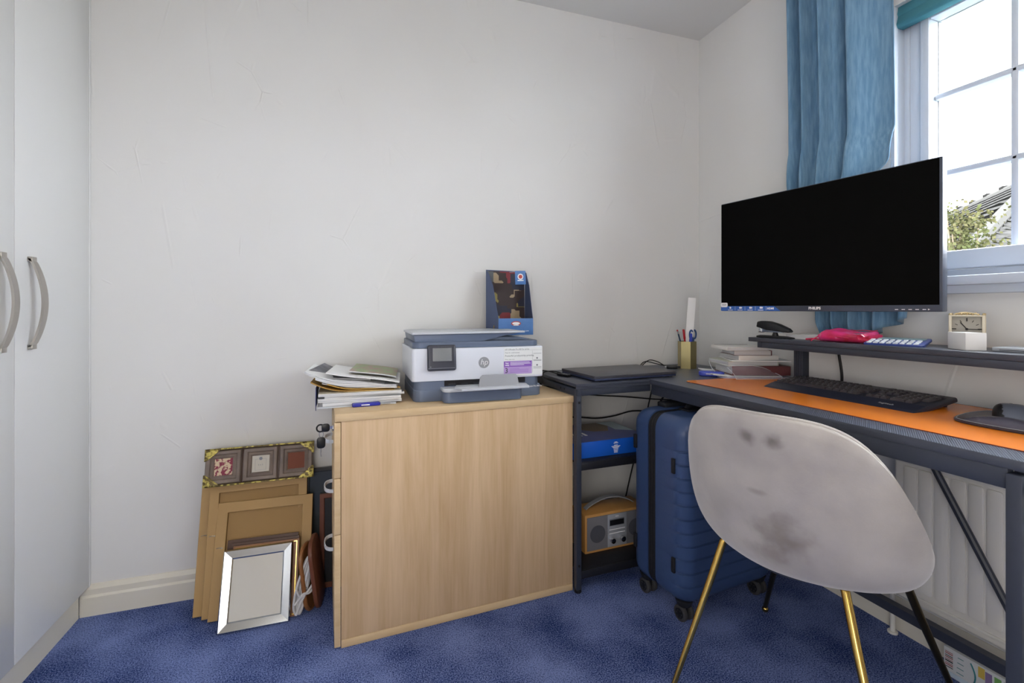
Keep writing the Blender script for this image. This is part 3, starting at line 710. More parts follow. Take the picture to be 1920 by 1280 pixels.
# ------------------------------------------------------------------ toy display box (its figure is left out)
M('box_blue', (70, 112, 172), .45, col2=(86, 130, 190), nscale=9)
M('box_dark', (74, 88, 122), .5)
bx = thing('display_box', 'blue open fronted cardboard toy box on the back of the printer lid', 'box', (-1.117, -.150, .9262))
def scene_print():
    m = M('printed_scene', (58, 44, 44), .5)
    nt = m.node_tree; p = nt.nodes['Principled BSDF']
    tc = nt.nodes.new('ShaderNodeTexCoord'); v = nt.nodes.new('ShaderNodeTexVoronoi'); v.inputs['Scale'].default_value = 26; v.distance = 'CHEBYCHEV'
    nt.links.new(tc.outputs['Object'], v.inputs['Vector'])
    r = nt.nodes.new('ShaderNodeValToRGB'); r.color_ramp.interpolation = 'CONSTANT'; e = r.color_ramp.elements
    cols = [(60, 48, 48), (150, 138, 78), (124, 40, 48), (90, 96, 100), (44, 46, 64), (168, 150, 122)]
    e[0].color = (*lin(cols[0]), 1); e[1].position = .3; e[1].color = (*lin(cols[1]), 1)
    for i, c in enumerate(cols[2:]): q = e.new(.42+.13*i); q.color = (*lin(c), 1)
    sp = nt.nodes.new('ShaderNodeSeparateColor'); nt.links.new(v.outputs['Color'], sp.inputs[0]); nt.links.new(sp.outputs[0], r.inputs[0]); nt.links.new(r.outputs[0], p.inputs['Base Color'])
scene_print()
mb = MB(); mb.prism([(-.024, .0), (.150, 0), (.148, .268), (-.024, .272)], .098, .101, axis='y', mat=0); mb.prism([(-.022, .012), (.149, .012), (.147, .264), (-.022, .268)], .0970, .0981, axis='y', mat=1)
obj('back_panel', mb, ['box_dark', 'printed_scene'], bx)
for nm, xa, xb in (('side_panel', 0, -.024), ('side_panel', .1485, .150)):
    mb = MB(); ylist = [(.0, 0), (.0, .066), (.012, .10), (.045, .205), (.085, .262), (.098, .268), (.098, 0)]
    b = bmesh.new(); A = [b.verts.new((xa+(xb-xa)*y/.098, y, z)) for y, z in ylist]; B = [b.verts.new((xa+(xb-xa)*y/.098+.0018, y, z)) for y, z in ylist]
    b.faces.new(A); b.faces.new(B[::-1])
    for i in range(len(A)): b.faces.new([A[i], B[i], B[(i+1) % len(A)], A[(i+1) % len(A)]])
    bmesh.ops.recalc_face_normals(b, faces=b.faces[:]); mb._merge(b, 0)
    if xa < .1: mb.ball((xb*.35, .035, .032), (.0015, .005, .009), 10, mat=1)
    obj(nm, mb, ['box_dark', 'blind_gold'] if False else ['box_dark', 'brass'], bx)
mb = MB(); mb.box((0, -.0015, 0), (.150, 0, .068), .0005); mb.box((0, 0, 0), (.150, .098, .0015)); obj('front_panel', mb, 'box_blue', bx)
M('emblem_red', (186, 74, 66), .5)
mb = MB(); FB = lambda x, z: frameT((x, -.0017, z), (1, 0, 0), (0, 0, 1))
mb.prism([(.075+.021*math.cos(a), .047+.0095*math.sin(a)) for a in [2*PI*k/32 for k in range(32)]], -.0021, -.0015, axis='y', mat=0)
mb.prism([(.075+.0165*math.cos(a), .0475+.0055*math.sin(a)) for a in [2*PI*k/24 for k in range(24)]], -.0024, -.0020, axis='y', mat=1)
mb.box((.064, -.0024, .0385), (.086, -.0015, .0415), mat=1)
mb.text('comparethemarket.com', .0088, frameT((.088, -.0017, .0165), (1, 0, 0), (0, 0, 1)), 1, depth=.0002); mb.text('orphanage', .005, frameT((.078, -.0017, .028), (1, 0, 0), (0, 0, 1)), 1, depth=.0002) if False else None
obj('emblem', mb, ['emblem_red', 'ink_white'], bx, label='red and white oval emblem')
mb = MB(); T = Matrix.Translation((.072, -.002, .206)) @ Matrix.Rotation(math.radians(-2), 4, 'Y')
mb.box((0, 0, 0), (.046, .001, .056), .0003, mat=0, T=T); mb.cyl((.023, 0, .032), (.023, -.0006, .032), .0125, n=24, mat=1, T=T); mb.cyl((.023, -.0005, .032), (.023, -.0009, .032), .008, n=20, mat=2, T=T); mb.box((.010, -.0006, .0145), (.036, .0, .0185), mat=1, T=T)
mb.tube([(.088, .0, .258), (.086, .05, .262), (.080, .097, .264)], .0006, 6, mat=1)
obj('swing_tag', mb, ['box_tag' if False else 'box_blue', 'ink_white', 'emblem_red'], bx)

# ------------------------------------------------------------------ heap of post and magazines beside the printer
M('paper_white', (244, 245, 246), .7); M('paper_grey', (186, 190, 196), .7); M('paper_cream', (214, 206, 186), .7)
M('manila', (186, 146, 72), .6); M('cover_photo', (170, 140, 130), .4, col2=(150, 168, 120), nscale=30, lo=.42, hi=.56)
M('cover_green', (130, 160, 120), .4, col2=(210, 206, 190), nscale=40); M('cover_dark', (62, 66, 80), .45, col2=(120, 120, 128), nscale=20)
M('folder_blue', (46, 58, 120), .3); M('clear_plastic', (206, 212, 226), .12, alpha=.38, spec=.6)
M('page_edges', (232, 232, 232), .8, col2=(176, 178, 184), nscale=1, stretch=(2, 2, 900))
def sheet(name, label, cat, cx, cy, z, w, d, th, rz_, cover, edges='page_edges', curl=0., tilt=0., group=None, droop=0., roll=0.):
    """a stack of pages w x d, bent up at its left end by curl metres and sloping by tilt"""
    mb = MB(); nu, nv = 22, 6; secs = []
    def zz(x, y):
        l = max(0, .15-x/w)/.15*.5+0 if False else max(0., (.42-x/w)/.42)
        r = max(0., (x/w-.55)/.45)
        return z+tilt*(.5-x/w)*w+curl*l*l-droop*r*r+roll*(y/d-.5)*d
    for i in range(nu):
        x = w*i/(nu-1)
        secs.append([(x-w/2, y-d/2, zz(x, y)) for y in [d*j/(nv-1) for j in range(nv)]]+[(x-w/2, y-d/2, zz(x, y)+th) for y in [d*j/(nv-1) for j in range(nv-1, -1, -1)]])
    mb.loft(secs)
    mb.bm.normal_update()
    for f in mb.bm.faces: f.material_index = 0 if abs(f.normal.z) > .5 else 1
    zb = z
    o = obj(name, mb, [cover, edges], loc=(cx, cy, 0), rot=(0, 0, rz_), ang=40)
    tag(o, label, cat, group); return o
zc = .7142; A_ = math.radians
sheet('plastic_folder', 'clear plastic document folder hanging off the pedestal corner under the post', 'folder', -1.667, -0.200, zc, .245, .30, .005, A_(3), 'clear_plastic', 'paper_grey'); zc += .0052
sheet('document', 'grey bundle of printed sheets at the bottom of the post heap', 'papers', -1.652, -0.200, zc, .25, .28, .010, A_(4), 'paper_grey'); zc += .0102
sheet('document', 'thick dog-eared white bundle low in the post heap', 'papers', -1.647, -0.205, zc, .262, .27, .012, A_(-2), 'paper_grey', roll=.0); zc += .0122
sheet('magazine', 'dark covered magazine with pale page edges low in the post heap', 'magazine', -1.646, -0.195, zc, .255, .27, .007, A_(5), 'cover_dark', tilt=.0); zc += .0072
sheet('magazine', 'pale lilac edged magazine across the middle of the post heap', 'magazine', -1.652, -0.200, zc, .262, .28, .009, A_(1), 'paper_cream'); zc += .0092
sheet('envelope', 'brown manila envelope sticking out of the post heap to the left', 'envelope', -1.667, -0.198, zc, .265, .24, .004, A_(-3), 'manila', 'manila', curl=.030, tilt=.02); zc += .0062
sheet('envelope', 'second manila envelope with torn flap in the post heap', 'envelope', -1.650, -0.200, zc, .235, .25, .003, A_(6), 'manila', 'manila', curl=.020, tilt=.02); zc += .0052
sheet('letter', 'white letter peeking out above the manila envelopes', 'letter', -1.637, -0.205, zc, .24, .23, .003, A_(-8), 'paper_white', 'paper_white', curl=.012, tilt=.03); zc += .0052
sheet('newspaper', 'folded grey newspaper with a curled left edge in the post heap', 'newspaper', -1.667, -0.200, zc, .255, .26, .010, A_(2), 'paper_grey', curl=.020, tilt=.07); zc += .0122
sheet('catalogue', 'long white catalogue rising to the left out of the post heap', 'catalogue', -1.680, -0.205, zc, .27, .24, .007, A_(-4), 'paper_white', curl=.022, tilt=.10, droop=.006); zc += .0085
sheet('booklet', 'small brown backed booklet curled up at the left of the post heap', 'booklet', -1.697, -0.170, zc, .20, .22, .004, A_(-10), 'cover_dark', curl=.022, tilt=.06); zc += .0062
sheet('letter', 'large plain white letter second from the top of the post heap', 'letter', -1.630, -0.210, zc, .235, .24, .003, A_(-6), 'paper_white', 'paper_white', curl=.006, tilt=.11, droop=.006); zc += .0062
sheet('brochure', 'pink and green printed brochure on top of the post heap', 'brochure', -1.597, -0.185, zc+.002, .155, .22, .004, A_(-7), 'cover_photo', curl=.0, tilt=.12, droop=.004)
fe = MB(); fe.box((-.001, -.17, 0), (.001, .0, .062), .0006); fe.box((-.001, -.172, -.012), (.001, -.168, .062), .0005)
o = obj('index_divider', fe, 'folder_blue', loc=(-1.789, -.150, .7142)); tag(o, 'thin blue plastic divider standing at the left edge of the post heap', 'divider')
op = thing('letter_opener', 'dark blue plastic letter opener with a steel tip at the pedestal edge', 'letter opener', (-1.620, -.352, .7145), math.radians(5))
M('opener_blue', (46, 50, 160), .25)
mb = MB(); mb.prism(rrect(-.058, -.012, .03, .012, .005, 4), 0, .011, bev=.003); obj('handle', mb, 'opener_blue', op)
mb = MB(); mb.prism([(.028, -.008), (.065, -.001), (.065, .002), (.028, .008)], .002, .0035); obj('blade', mb, 'chrome', op)
mb = MB(); mb.text('Brevetto', .009, frameT((-.02, -.0123, .0055), (1, 0, 0), (0, 0, 1)), 0) if False else mb.box((-.030, -.0128, .004), (-.004, -.0118, .007)); obj('print', mb, 'ink_white', op)

# ------------------------------------------------------------------ picture frames leaning on the wall
M('mdf', (184, 150, 98), .55, col2=(172, 138, 88), nscale=3); M('mdf_shade_edge', (120, 88, 48), .7); M('mdf_back', (160, 126, 76), .6)
M('dark_wood', (78, 50, 36), .45); M('red_wood', (112, 66, 48), .4); M('mid_wood', (140, 92, 52), .4); M('frame_black', (36, 36, 38), .4)
M('gold_foil', (190, 176, 92), .35, metal=.35, col2=(92, 78, 40), nscale=90, lo=.44, hi=.56, bump=.6, bscale=160)
M('taupe', (116, 104, 96), .5, col2=(134, 120, 110), nscale=20); M('mirror', (186, 190, 194), .13, metal=1.)
M('cream_card', (206, 202, 190), .7); M('terracotta', (120, 66, 46), .7); M('fabric_print', (140, 60, 80), .8, col2=(220, 200, 170), nscale=95, lo=.47, hi=.53)
M('dark_glass', (62, 68, 70), .2, spec=.5)
def lean(bl, br, top_mid, name, label, cat):
    """empty whose x runs along the bottom edge, z up the leaning face; y points to the wall"""
    bl, br, t = Vector(bl), Vector(br), Vector(top_mid); x = (br-bl).normalized(); mid = (bl+br)/2
    u = t-mid; u = (u-x*u.dot(x)); h = u.length; z = u.normalized(); y = z.cross(x)
    m = Matrix((x, y, z)).transposed().to_4x4(); m.translation = mid
    o = thing(name, label, cat); o.matrix_world = m
    return o, (br-bl).length, h
def backboard(bl, br, tp, label, bw=.030, clip=(-.9, .6)):
    o, w_, h_ = lean(bl, br, tp, 'picture_frame', label, 'picture frame')
    mb = MB(); ring_frame(mb, w_, h_, bw, .016, prof=[(0, 0), (0, -.014), (.04, -.016), (.96, -.016), (1, -.014), (1, 0)]); mb.bm.normal_update()
    for f in mb.bm.faces: f.material_index = 0 if f.normal.y < -.3 else 1  # side faces darker, painting shadow lines between the stacked frames
    obj('frame', mb, ['mdf', 'mdf_shade_edge'], o, 20)
    mb = MB(); mb.box((-w_/2+bw-.002, -.005, bw-.002), (w_/2-bw+.002, -.001, h_-bw+.002)); obj('backing', mb, 'mdf_back', o)
    mb = MB(); xx = -w_/2+.012; mb.tube([(xx-.004, -.016, h_*clip[1]), (xx+.004, -.0195, h_*clip[1]+.002), (xx+.012, -.016, h_*clip[1])], .0012, 6); mb.cyl((xx+.012, -.012, h_*clip[1]), (xx+.012, -.016, h_*clip[1]), .003, n=10); obj('hanging_hook', mb, 'nickel', o)
    return o
backboard((-2.181, -.132, 0), (-1.850, -.132, 0), (-2.015, -.0200, .402), 'rear brown backed picture frame, leftmost of the leaning pile')
backboard((-2.150, -.155, 0), (-1.835, -.150, 0), (-2.005, -.037, .406), 'middle brown backed picture frame between two similar ones')
backboard((-2.127, -.176, 0), (-1.818, -.184, 0), (-1.974, -.0585, .343), 'front brown backed picture frame with a clear recessed border', bw=.034)
# dark wooden frames
for bl, br, tp, lb in (((-2.085, -.203, 0), (-1.862, -.211, 0), (-1.962, -.118, .232), 'dark wooden picture frame, rearmost of three behind the mirror frame'),
                       ((-2.072, -.214, 0), (-1.858, -.222, 0), (-1.957, -.132, .226), 'dark wooden picture frame in the middle of three behind the mirror frame')):
    o, w_, h_ = lean(bl, br, tp, 'picture_frame', lb, 'picture frame')
    mb = MB(); ring_frame(mb, w_, h_, .022, .008); obj('frame', mb, 'dark_wood', o, 20); mb = MB(); mb.box((-w_/2+.02, -.004, .02), (w_/2-.02, -.001, h_-.02)); obj('backing', mb, 'dark_wood', o)
o, w_, h_ = lean((-2.062, -.227, 0), (-1.856, -.234, 0), (-1.952, -.147, .222), 'picture_frame', 'dark wooden picture frame with a thin gold line just behind the mirror frame', 'picture frame')
mb = MB(); ring_frame(mb, w_, h_, .020, .009); obj('frame', mb, 'mid_wood', o, 20)
mb = MB(); ring_frame(mb, w_-.012, h_-.012, .003, .0102, T=Matrix.Translation((0, 0, .006))); obj('gold_line', mb, 'brass', o, 20); mb = MB(); mb.box((-w_/2+.018, -.004, .018), (w_/2-.018, -.001, h_-.018)); obj('backing', mb, 'dark_wood', o)
o, w_, h_ = lean((-2.083, -.262, .001), (-1.872, -.262, .001), (-1.968, -.166, .222), 'mirrored_photo_frame', 'silver mirror edged photo frame at the front of the leaning pile', 'photo frame')
bw = .030
for i, (a_, b_, c_, d_) in enumerate((((-w_/2, 0), (w_/2, 0), (w_/2-bw, bw), (-w_/2+bw, bw)), ((w_/2, 0), (w_/2, h_), (w_/2-bw, h_-bw), (w_/2-bw, bw)), ((w_/2, h_), (-w_/2, h_), (-w_/2+bw, h_-bw), (w_/2-bw, h_-bw)), ((-w_/2, h_), (-w_/2, 0), (-w_/2+bw, bw), (-w_/2+bw, h_-bw)))):
    mb = MB(); b = bmesh.new()
    def ins(p, q, k): return (p[0]+(q[0]-p[0])*k, p[1]+(q[1]-p[1])*k)
    o1, o2, i2, i1 = a_, b_, c_, d_
    pts = [(o1, -.006), (o2, -.006), (ins(o2, i2, .14), -.012), (ins(o1, i1, .14), -.012), (ins(o2, i2, .88), -.0085), (ins(o1, i1, .88), -.0085), (i2, -.006), (i1, -.006), (o1, 0), (o2, 0), (i2, 0), (i1, 0)]
    v = [b.verts.new((p[0], y, p[1])) for p, y in pts]
    for q in ((0, 1, 2, 3), (3, 2, 4, 5), (5, 4, 6, 7), (8, 9, 1, 0), (7, 6, 10, 11), (11, 10, 9, 8), (0, 3, 5, 7, 11, 8), (1, 9, 10, 6, 4, 2)): b.faces.new([v[k] for k in q])
    bmesh.ops.recalc_face_normals(b, faces=b.faces[:]); mb._merge(b); obj('mirror_strip', mb, 'mirror', o, 10)
mb = MB(); mb.box((-w_/2+bw-.001, -.005, bw-.001), (w_/2-bw+.001, -.001, h_-bw+.001)); obj('glass_front', mb, M('frame_panel', (196, 193, 184), .3), o)
# triple frame in gold wrapping corners, lying on top of the leaning frames
o, w_, h_ = lean((-2.166, -.062, .408), (-1.815, -.062, .408), (-1.99, -.028, .528), 'triple_photo_frame', 'three opening taupe photo frame in gold wrapping above the leaning frames', 'photo frame')
mb = MB(); mb.box((-w_/2+.002, -.012, .001), (w_/2-.002, 0, h_-.001), .001); obj('backing', mb, 'dark_wood', o)
for k, xc in enumerate((-.119, -.001, .117)):
    ww = .113
    mb = MB(); ring_frame(mb, ww, h_-.01, .030, .024, T=Matrix.Translation((xc, 0, .005)), prof=[(0, 0), (0, -.018), (.12, -.024), (.45, -.021), (.55, -.016), (.8, -.019), (1, -.013), (1, 0)])
    f = obj('frame_opening', mb, 'taupe', o, 25)
    mb = MB(); mb.box((xc-.028, -.0145, .034), (xc+.028, -.0125, h_-.034)); mm = ['fabric_print', 'cream_card', 'terracotta'][k]
    if k == 1:
        for q in ((-.018, .040, .018, .0405), (-.018, h_-.0465, .018, h_-.046), (-.018, .040, -.0175, h_-.046), (.0175, .040, .018, h_-.046)): mb.box((xc+q[0], -.0150, q[1]), (xc+q[2], -.0144, q[3]), mat=1)
        mb.cyl((xc, -.0144, h_-.045), (xc, -.0152, h_-.045), .0055, n=20, mat=1); mb.text('5 x 5', .008, frameT((xc, -.0147, .058), (1, 0, 0), (0, 0, 1)), 1, depth=.0001)
    obj('insert', mb, [mm, 'ink_grey'], f)
for sx in (-1, 1):
    for sz in (0, 1):
        mb = MB(); c = (sx*w_/2, h_*sz); s_ = -1 if sz else 1
        mb.prism([(c[0]+sx*.002, c[1]-s_*.002), (c[0]-sx*.050, c[1]-s_*.002), (c[0]-sx*.048, c[1]+s_*.003), (c[0]-sx*.003, c[1]+s_*.040), (c[0]+sx*.002, c[1]+s_*.040)], -.027, .001, bev=.0008, axis='y'); obj('wrapping_corner', mb, 'gold_foil', o)
for zz in (-.002, h_-.003):
    mb = MB(); mb.box((-w_/2, -.027, zz), (w_/2, .001, zz+.005), .001); obj('wrapping_edge', mb, 'gold_foil', o)
# right hand group next to the pedestal
o, w_, h_ = lean((-1.843, -.058, 0), (-1.6, -.058, 0), (-1.7215, -.022, .425), 'picture_frame', 'large black picture frame standing behind the gap by the pedestal', 'picture frame')
mb = MB(); ring_frame(mb, w_, h_, .014, .012); obj('frame', mb, 'frame_black', o, 20); mb = MB(); mb.box((-w_/2+.012, -.006, .012), (w_/2-.012, -.001, h_-.012)); obj('glass_front', mb, 'dark_glass', o)
o, w_, h_ = lean((-1.792, -.085, 0), (-1.640, -.085, 0), (-1.716, -.052, .335), 'picture_frame', 'reddish brown wooden frame half hidden behind the pedestal', 'picture frame')
mb = MB(); ring_frame(mb, w_, h_, .017, .014); obj('frame', mb, 'red_wood', o, 25); mb = MB(); mb.box((-w_/2+.015, -.006, .015), (w_/2-.015, -.001, h_-.015)); obj('backing', mb, 'frame_black', o)
# oval wooden board and white cable
bd = thing('wooden_tray', 'narrow reddish brown wooden tray on edge beside the pedestal', 'tray', (-1.782, -.185, 0), math.radians(84))
T = Matrix.Rotation(math.radians(-7), 4, 'X')
mb = MB(); mb.prism(rrect(-.07, .001, .07, .235, .05, 6), -.008, .006, bev=.004, axis='y', T=T); obj('board', mb, 'red_wood', bd)
bd = thing('oval_plaque', 'light brown oval wooden plaque behind the white flex', 'plaque', (-1.806, -.200, 0), math.radians(72))
mb = MB(); pts = rrect(-.05, .003, .05, .215, .045, 6)
mb.tube([(x, .0, z) for x, z in pts], .007, 8, closed=True, T=T, flat=1.); obj('oval_rim', mb, 'mid_wood', bd); mb = MB(); mb.prism(rrect(-.048, .005, .048, .213, .044, 6), -.002, .002, axis='y', T=T); obj('panel', mb, 'mid_wood', bd)
M('white_flex', (214, 214, 216), .45)
fl = thing('coiled_flex', 'white flat flex coiled and tied in a bow beside the frames', 'cable', (-1.838, -.228, 0), math.radians(30))
mb = MB()
for k, (dx, dz, wdt, hh) in enumerate(((0, 0, .015, .088), (.003, .004, .010, .084), (-.003, .002, .019, .082), (.004, -.003, .006, .080))):
    mb.tube([(dx+wdt*math.cos(a)+.020*math.sin(a), -.004*k+.003*math.sin(2*a), .094+dz+hh*math.sin(a)) for a in [2*PI*j/40 for j in range(40)]], .0042, 8, closed=True, flat=1.3)
obj('coil', mb, 'white_flex', fl)
mb = MB(); mb.tube(catmull([(-.034, -.020, .050), (-.010, -.026, .078), (.012, -.026, .074), (.034, -.020, .088), (.030, -.022, .100), (.008, -.026, .082), (-.016, -.024, .070), (-.030, -.022, .100)], 6), .0038, 8); mb.tube(catmull([(.0, -.024, .075), (-.018, -.022, .045), (-.030, -.020, .015)], 5), .0038, 8); obj('bow', mb, 'white_flex', fl)
# ------------------------------------------------------------------ laptop
M('laptop_lid', (68, 68, 76), .38); M('laptop_edge', (54, 62, 92), .35)
lp = thing('laptop', 'closed dark grey laptop on the side of the desk', 'laptop', (-.641, -.2735, ZD), math.radians(3.7))
mb = MB(); mb.box((-.190, -.128, .003), (.190, .128, .011), .002); obj('base', mb, 'laptop_edge', lp)
mb = MB(); mb.prism(rrect(-.193, -.131, .193, .131, .008, 4), .0115, .0215, bev=.0015); obj('lid', mb, 'laptop_lid', lp)
mb = MB()
for x in (-.16, .16):
    for y in (-.11, .11): mb.cyl((x, y, 0), (x, y, .0035), .009, n=12)
obj('rubber_feet', mb, 'black_plastic', lp)
dg_ = thing('usb_adapter', 'black adapter with cables plugged in beside the laptop', 'adapter', (-.866, -.235, ZD), math.radians(20))
mb = MB(); mb.box((-.012, -.03, 0), (.012, .03, .010), .003); obj('body', mb, 'black_plastic', dg_)
mb = MB(); mb.tube(catmull([(.0, .028, .006), (.004, .045, .007), (.020, .055, .006)], 5), .0022, 8); obj('lead', mb, 'cable', dg_)
def cable(label, pts, r, loc=None, mat='cable', grp=None):
    p0 = Vector(loc or pts[0]); mb = MB(); mb.tube(catmull([Vector(p)-p0 for p in pts], 8), r, 8)
    o = obj('cable', mb, mat, loc=tuple(p0)); tag(o, label, 'cable', grp); return o
cable('black cable looping over the left end of the desk behind the printer', [(-.862, -.225, .770), (-.89, -.19, .776), (-.925, -.17, .772), (-.945, -.20, .755), (-.948, -.215, .738)], .0022)
cable('black cable lying behind the adapter at the left desk end', [(-.866, -.21, .7632), (-.885, -.13, .768), (-.90, -.06, .766), (-.905, -.02, .764)], .0022)
cable('black cable looping between the laptop and the pen pot', [(-.432, -.12, .764), (-.40, -.09, .770), (-.34, -.06, .790), (-.29, -.055, .780), (-.265, -.07, .764)], .0022)
cable('second black cable ending in a plug left of the pen pot', [(-.425, -.10, .764), (-.37, -.07, .785), (-.32, -.09, .775), (-.285, -.125, .766)], .0022)
pg = thing('charger_plug', 'small black plug lying at the foot of the pen pot', 'plug', (-.292, -.165, ZD), math.radians(-35)); mb = MB(); mb.box((-.024, -.014, 0), (.024, .014, .014), .004); mb.cyl((.024, 0, .007), (.036, 0, .007), .004, n=10); obj('body', mb, 'black_plastic', pg); mb = MB(); mb.box((-.030, -.006, .003), (-.024, .006, .010)); obj('pins', mb, 'chrome', pg)
cable('black cable strung level below the desk top along the back wall', [(-.90, -.03, .70), (-.689, -.03, .645), (-.45, -.03, .617), (-.25, -.03, .592), (-.04, -.03, .575)], .0028)
cable('black cable sagging behind the side shelf', [(-.88, -.03, .575), (-.78, -.03, .548), (-.689, -.03, .5375), (-.60, -.03, .527), (-.51, -.03, .532), (-.42, -.03, .547), (-.33, -.03, .540), (-.25, -.03, .52)], .0034)
cable('thin black cable dropping from the desk behind the suitcase, left of two', [(-.285, -.03, .72), (-.300, -.03, .66), (-.335, -.03, .53), (-.39, -.03, .35), (-.41, -.03, .29), (-.435, -.03, .20), (-.455, -.03, .12)], .0030)
cable('thicker black cable dropping behind the suitcase, right of two', [(-.195, -.04, .72), (-.215, -.04, .645), (-.262, -.04, .585), (-.285, -.04, .52), (-.29, -.04, .42)], .0042)

# ------------------------------------------------------------------ pen pot and its contents
M('pot_brass', (168, 156, 112), .3, metal=.85)
M('strip_white', (246, 246, 246), .5); M('pen_red', (176, 24, 40), .35); M('pen_blue', (38, 60, 176), .35); M('pencil_navy', (30, 56, 84), .5)
px_, py_ = -.214, -.172
pp = thing('pen_pot', 'hexagonal brass pen pot at the back corner of the desk', 'pen pot', (px_, py_, ZD), math.radians(12))
mb = MB(); hexo = [(.041*math.cos(PI/3*k), .041*math.sin(PI/3*k)) for k in range(6)]; hexi = [(a*.93, b*.93) for a, b in hexo]
mb.loft([[(x, y, 0) for x, y in hexo], [(x, y, .123) for x, y in hexo], [(x, y, .123) for x, y in hexi], [(x, y, .004) for x, y in hexi]]); obj('pot', mb, 'pot_brass', pp, 20)
def stick(name, label, cat, base, top, parts):
    b, t = Vector(base), Vector(top); L = (t-b).length; q = (t-b).normalized().to_track_quat('Z', 'X')
    o = thing(name, label, cat, tuple(b)); o.rotation_euler = q.to_euler()
    for nm, fn, m in parts:
        mb = MB(); fn(mb, L); obj(nm, mb, m, o)
    return o
z_ = ZD+.006
stick('pencil', 'dark striped pencil with an eraser end in the brass pot', 'pencil', (px_-.004, py_-.006, z_), (px_-.045, py_+.012, ZD+.176), [('barrel', lambda m, L: m.cyl((0, 0, .012), (0, 0, L-.02), .0036, n=6), 'pencil_navy'), ('ferrule', lambda m, L: m.cyl((0, 0, L-.02), (0, 0, L-.007), .0038, n=12), 'chrome'), ('eraser', lambda m, L: m.cyl((0, 0, L-.007), (0, 0, L), .0036, n=12, bev=.001), 'pen_red'), ('point', lambda m, L: m.cyl((0, 0, 0), (0, 0, .012), .0005, .0036, n=6), 'mid_wood')])
stick('pen', 'red ballpoint pen in the brass pot', 'pen', (px_+.003, py_-.004, z_), (px_-.022, py_-.002, ZD+.178), [('barrel', lambda m, L: m.cyl((0, 0, .01), (0, 0, L-.045), .0040, n=16), 'pen_red'), ('cap', lambda m, L: m.cyl((0, 0, L-.045), (0, 0, L), .0052, r2=.0045, n=16, bev=.0008), 'pen_red'), ('clip', lambda m, L: m.box((-.0015, -.0078, L-.04), (.0015, -.0055, L-.002), .0005), 'pen_red'), ('nib', lambda m, L: m.cyl((0, 0, 0), (0, 0, .01), .0006, .004, n=10), 'nickel')])
stick('marker', 'stubby bright blue marker in the brass pot', 'marker', (px_+.008, py_-.016, z_), (px_+.004, py_-.022, ZD+.160), [('barrel', lambda m, L: m.cyl((0, 0, 0), (0, 0, L-.045), .0065, n=18, bev=.001), 'strip_white'), ('cap', lambda m, L: m.cyl((0, 0, L-.045), (0, 0, L), .0082, r2=.0055, n=18, bev=.001), 'pen_blue')])
wf = thing('card_strip', 'tall white plastic strip standing in the brass pot', 'strip', (px_+.002, py_+.002, z_), math.radians(-39)); T = Matrix.Rotation(math.radians(4.0), 4, 'Y')
mb = MB(); mb.box((-.017, -.001, 0), (.017, .001, .318), .0008, T=T); obj('strip', mb, 'strip_white', wf)
sx_ = thing('scissors', 'blue handled scissors standing in the brass pot', 'scissors', (px_+.026, py_-.008, z_), math.radians(20))
M('scissor_blue', (36, 78, 140), .35)
for s_ in (-1, 1):
    mb = MB(); c = (s_*.016, 0, .148); mb.tube([(c[0]+.0135*math.cos(a), s_*.0015, c[2]+.020*math.sin(a)) for a in [2*PI*k/28 for k in range(28)]], .0036, 8, closed=True, flat=1.); mb.tube([(s_*.008, s_*.0015, .132), (s_*.003, s_*.0015, .095)], .0042, 8)
    obj('finger_loop', mb, 'scissor_blue', sx_)
    mb = MB(); mb.prism([(-.0055, .1), (.0055, .1), (.001, .004), (-.001, .004)], s_*.0015-.0008, s_*.0015+.0008, axis='y'); obj('blade', mb, 'chrome', sx_)

# ------------------------------------------------------------------ books and papers in the corner of the desk
M('burgundy', (112, 62, 66), .45); M('book_white', (240, 238, 234), .5); M('book_green', (206, 210, 196), .5); M('book_dark', (52, 56, 66), .5); M('lilac', (176, 172, 196), .5)
def book(name, label, cat, c, w_, d_, th, ang_, cover, pages='page_edges', hard=.0025, spine='x-', z=None, over=.003, tilt=0):
    o = thing(name, label, cat, (c[0], c[1], z), rot=(0, math.radians(tilt), math.radians(ang_)))
    mb = MB(); mb.box((-w_/2, -d_/2, 0), (w_/2, d_/2, hard), .0005); mb.box((-w_/2, -d_/2, th-hard), (w_/2, d_/2, th), .0005)
    if spine == 'y-': mb.box((-w_/2, -d_/2, hard*.5), (w_/2, -d_/2+hard, th-hard*.5), .0005)
    elif spine == 'x-': mb.box((-w_/2, -d_/2, hard*.5), (-w_/2+hard, d_/2, th-hard*.5), .0005)
    else: mb.box((w_/2-hard, -d_/2, hard*.5), (w_/2, d_/2, th-hard*.5), .0005)
    obj('cover', mb, cover, o)
    mb = MB(); mb.box((-w_/2+hard+over*(spine != 'x-')*.5, -d_/2+hard+over*(spine != 'y-')*.5, hard), (w_/2-hard-over*.5, d_/2-hard-over*.5, th-hard)); obj('pages', mb, pages, o)
    return o
bc = (-.118, -.475)
zb = ZD+.001
sheet('document_wallet', 'lilac plastic wallet lying flat at the bottom of the corner book stack', 'wallet', -.150, -.455, zb, .28, .20, .004, A_(-18), 'lilac', 'lilac'); zb += .0044
sheet('letter', 'creased white letter sticking out under the dark red book', 'letter', -.170, -.430, zb, .26, .20, .004, A_(-24), 'paper_white', 'paper_white', curl=.006); zb += .0104-.004
book('ring_binder', 'dark red leather look book at the bottom of the corner stack', 'book', (-.135, -.462), .225, .175, .036, -20, 'burgundy', spine='y-', z=zb); zb += .0362
book('paperback', 'cream paperback with pale green cover above the dark red book', 'book', (-.160, -.442), .205, .165, .017, -16, 'book_green', spine='x+', z=zb, hard=.001); zb += .0173
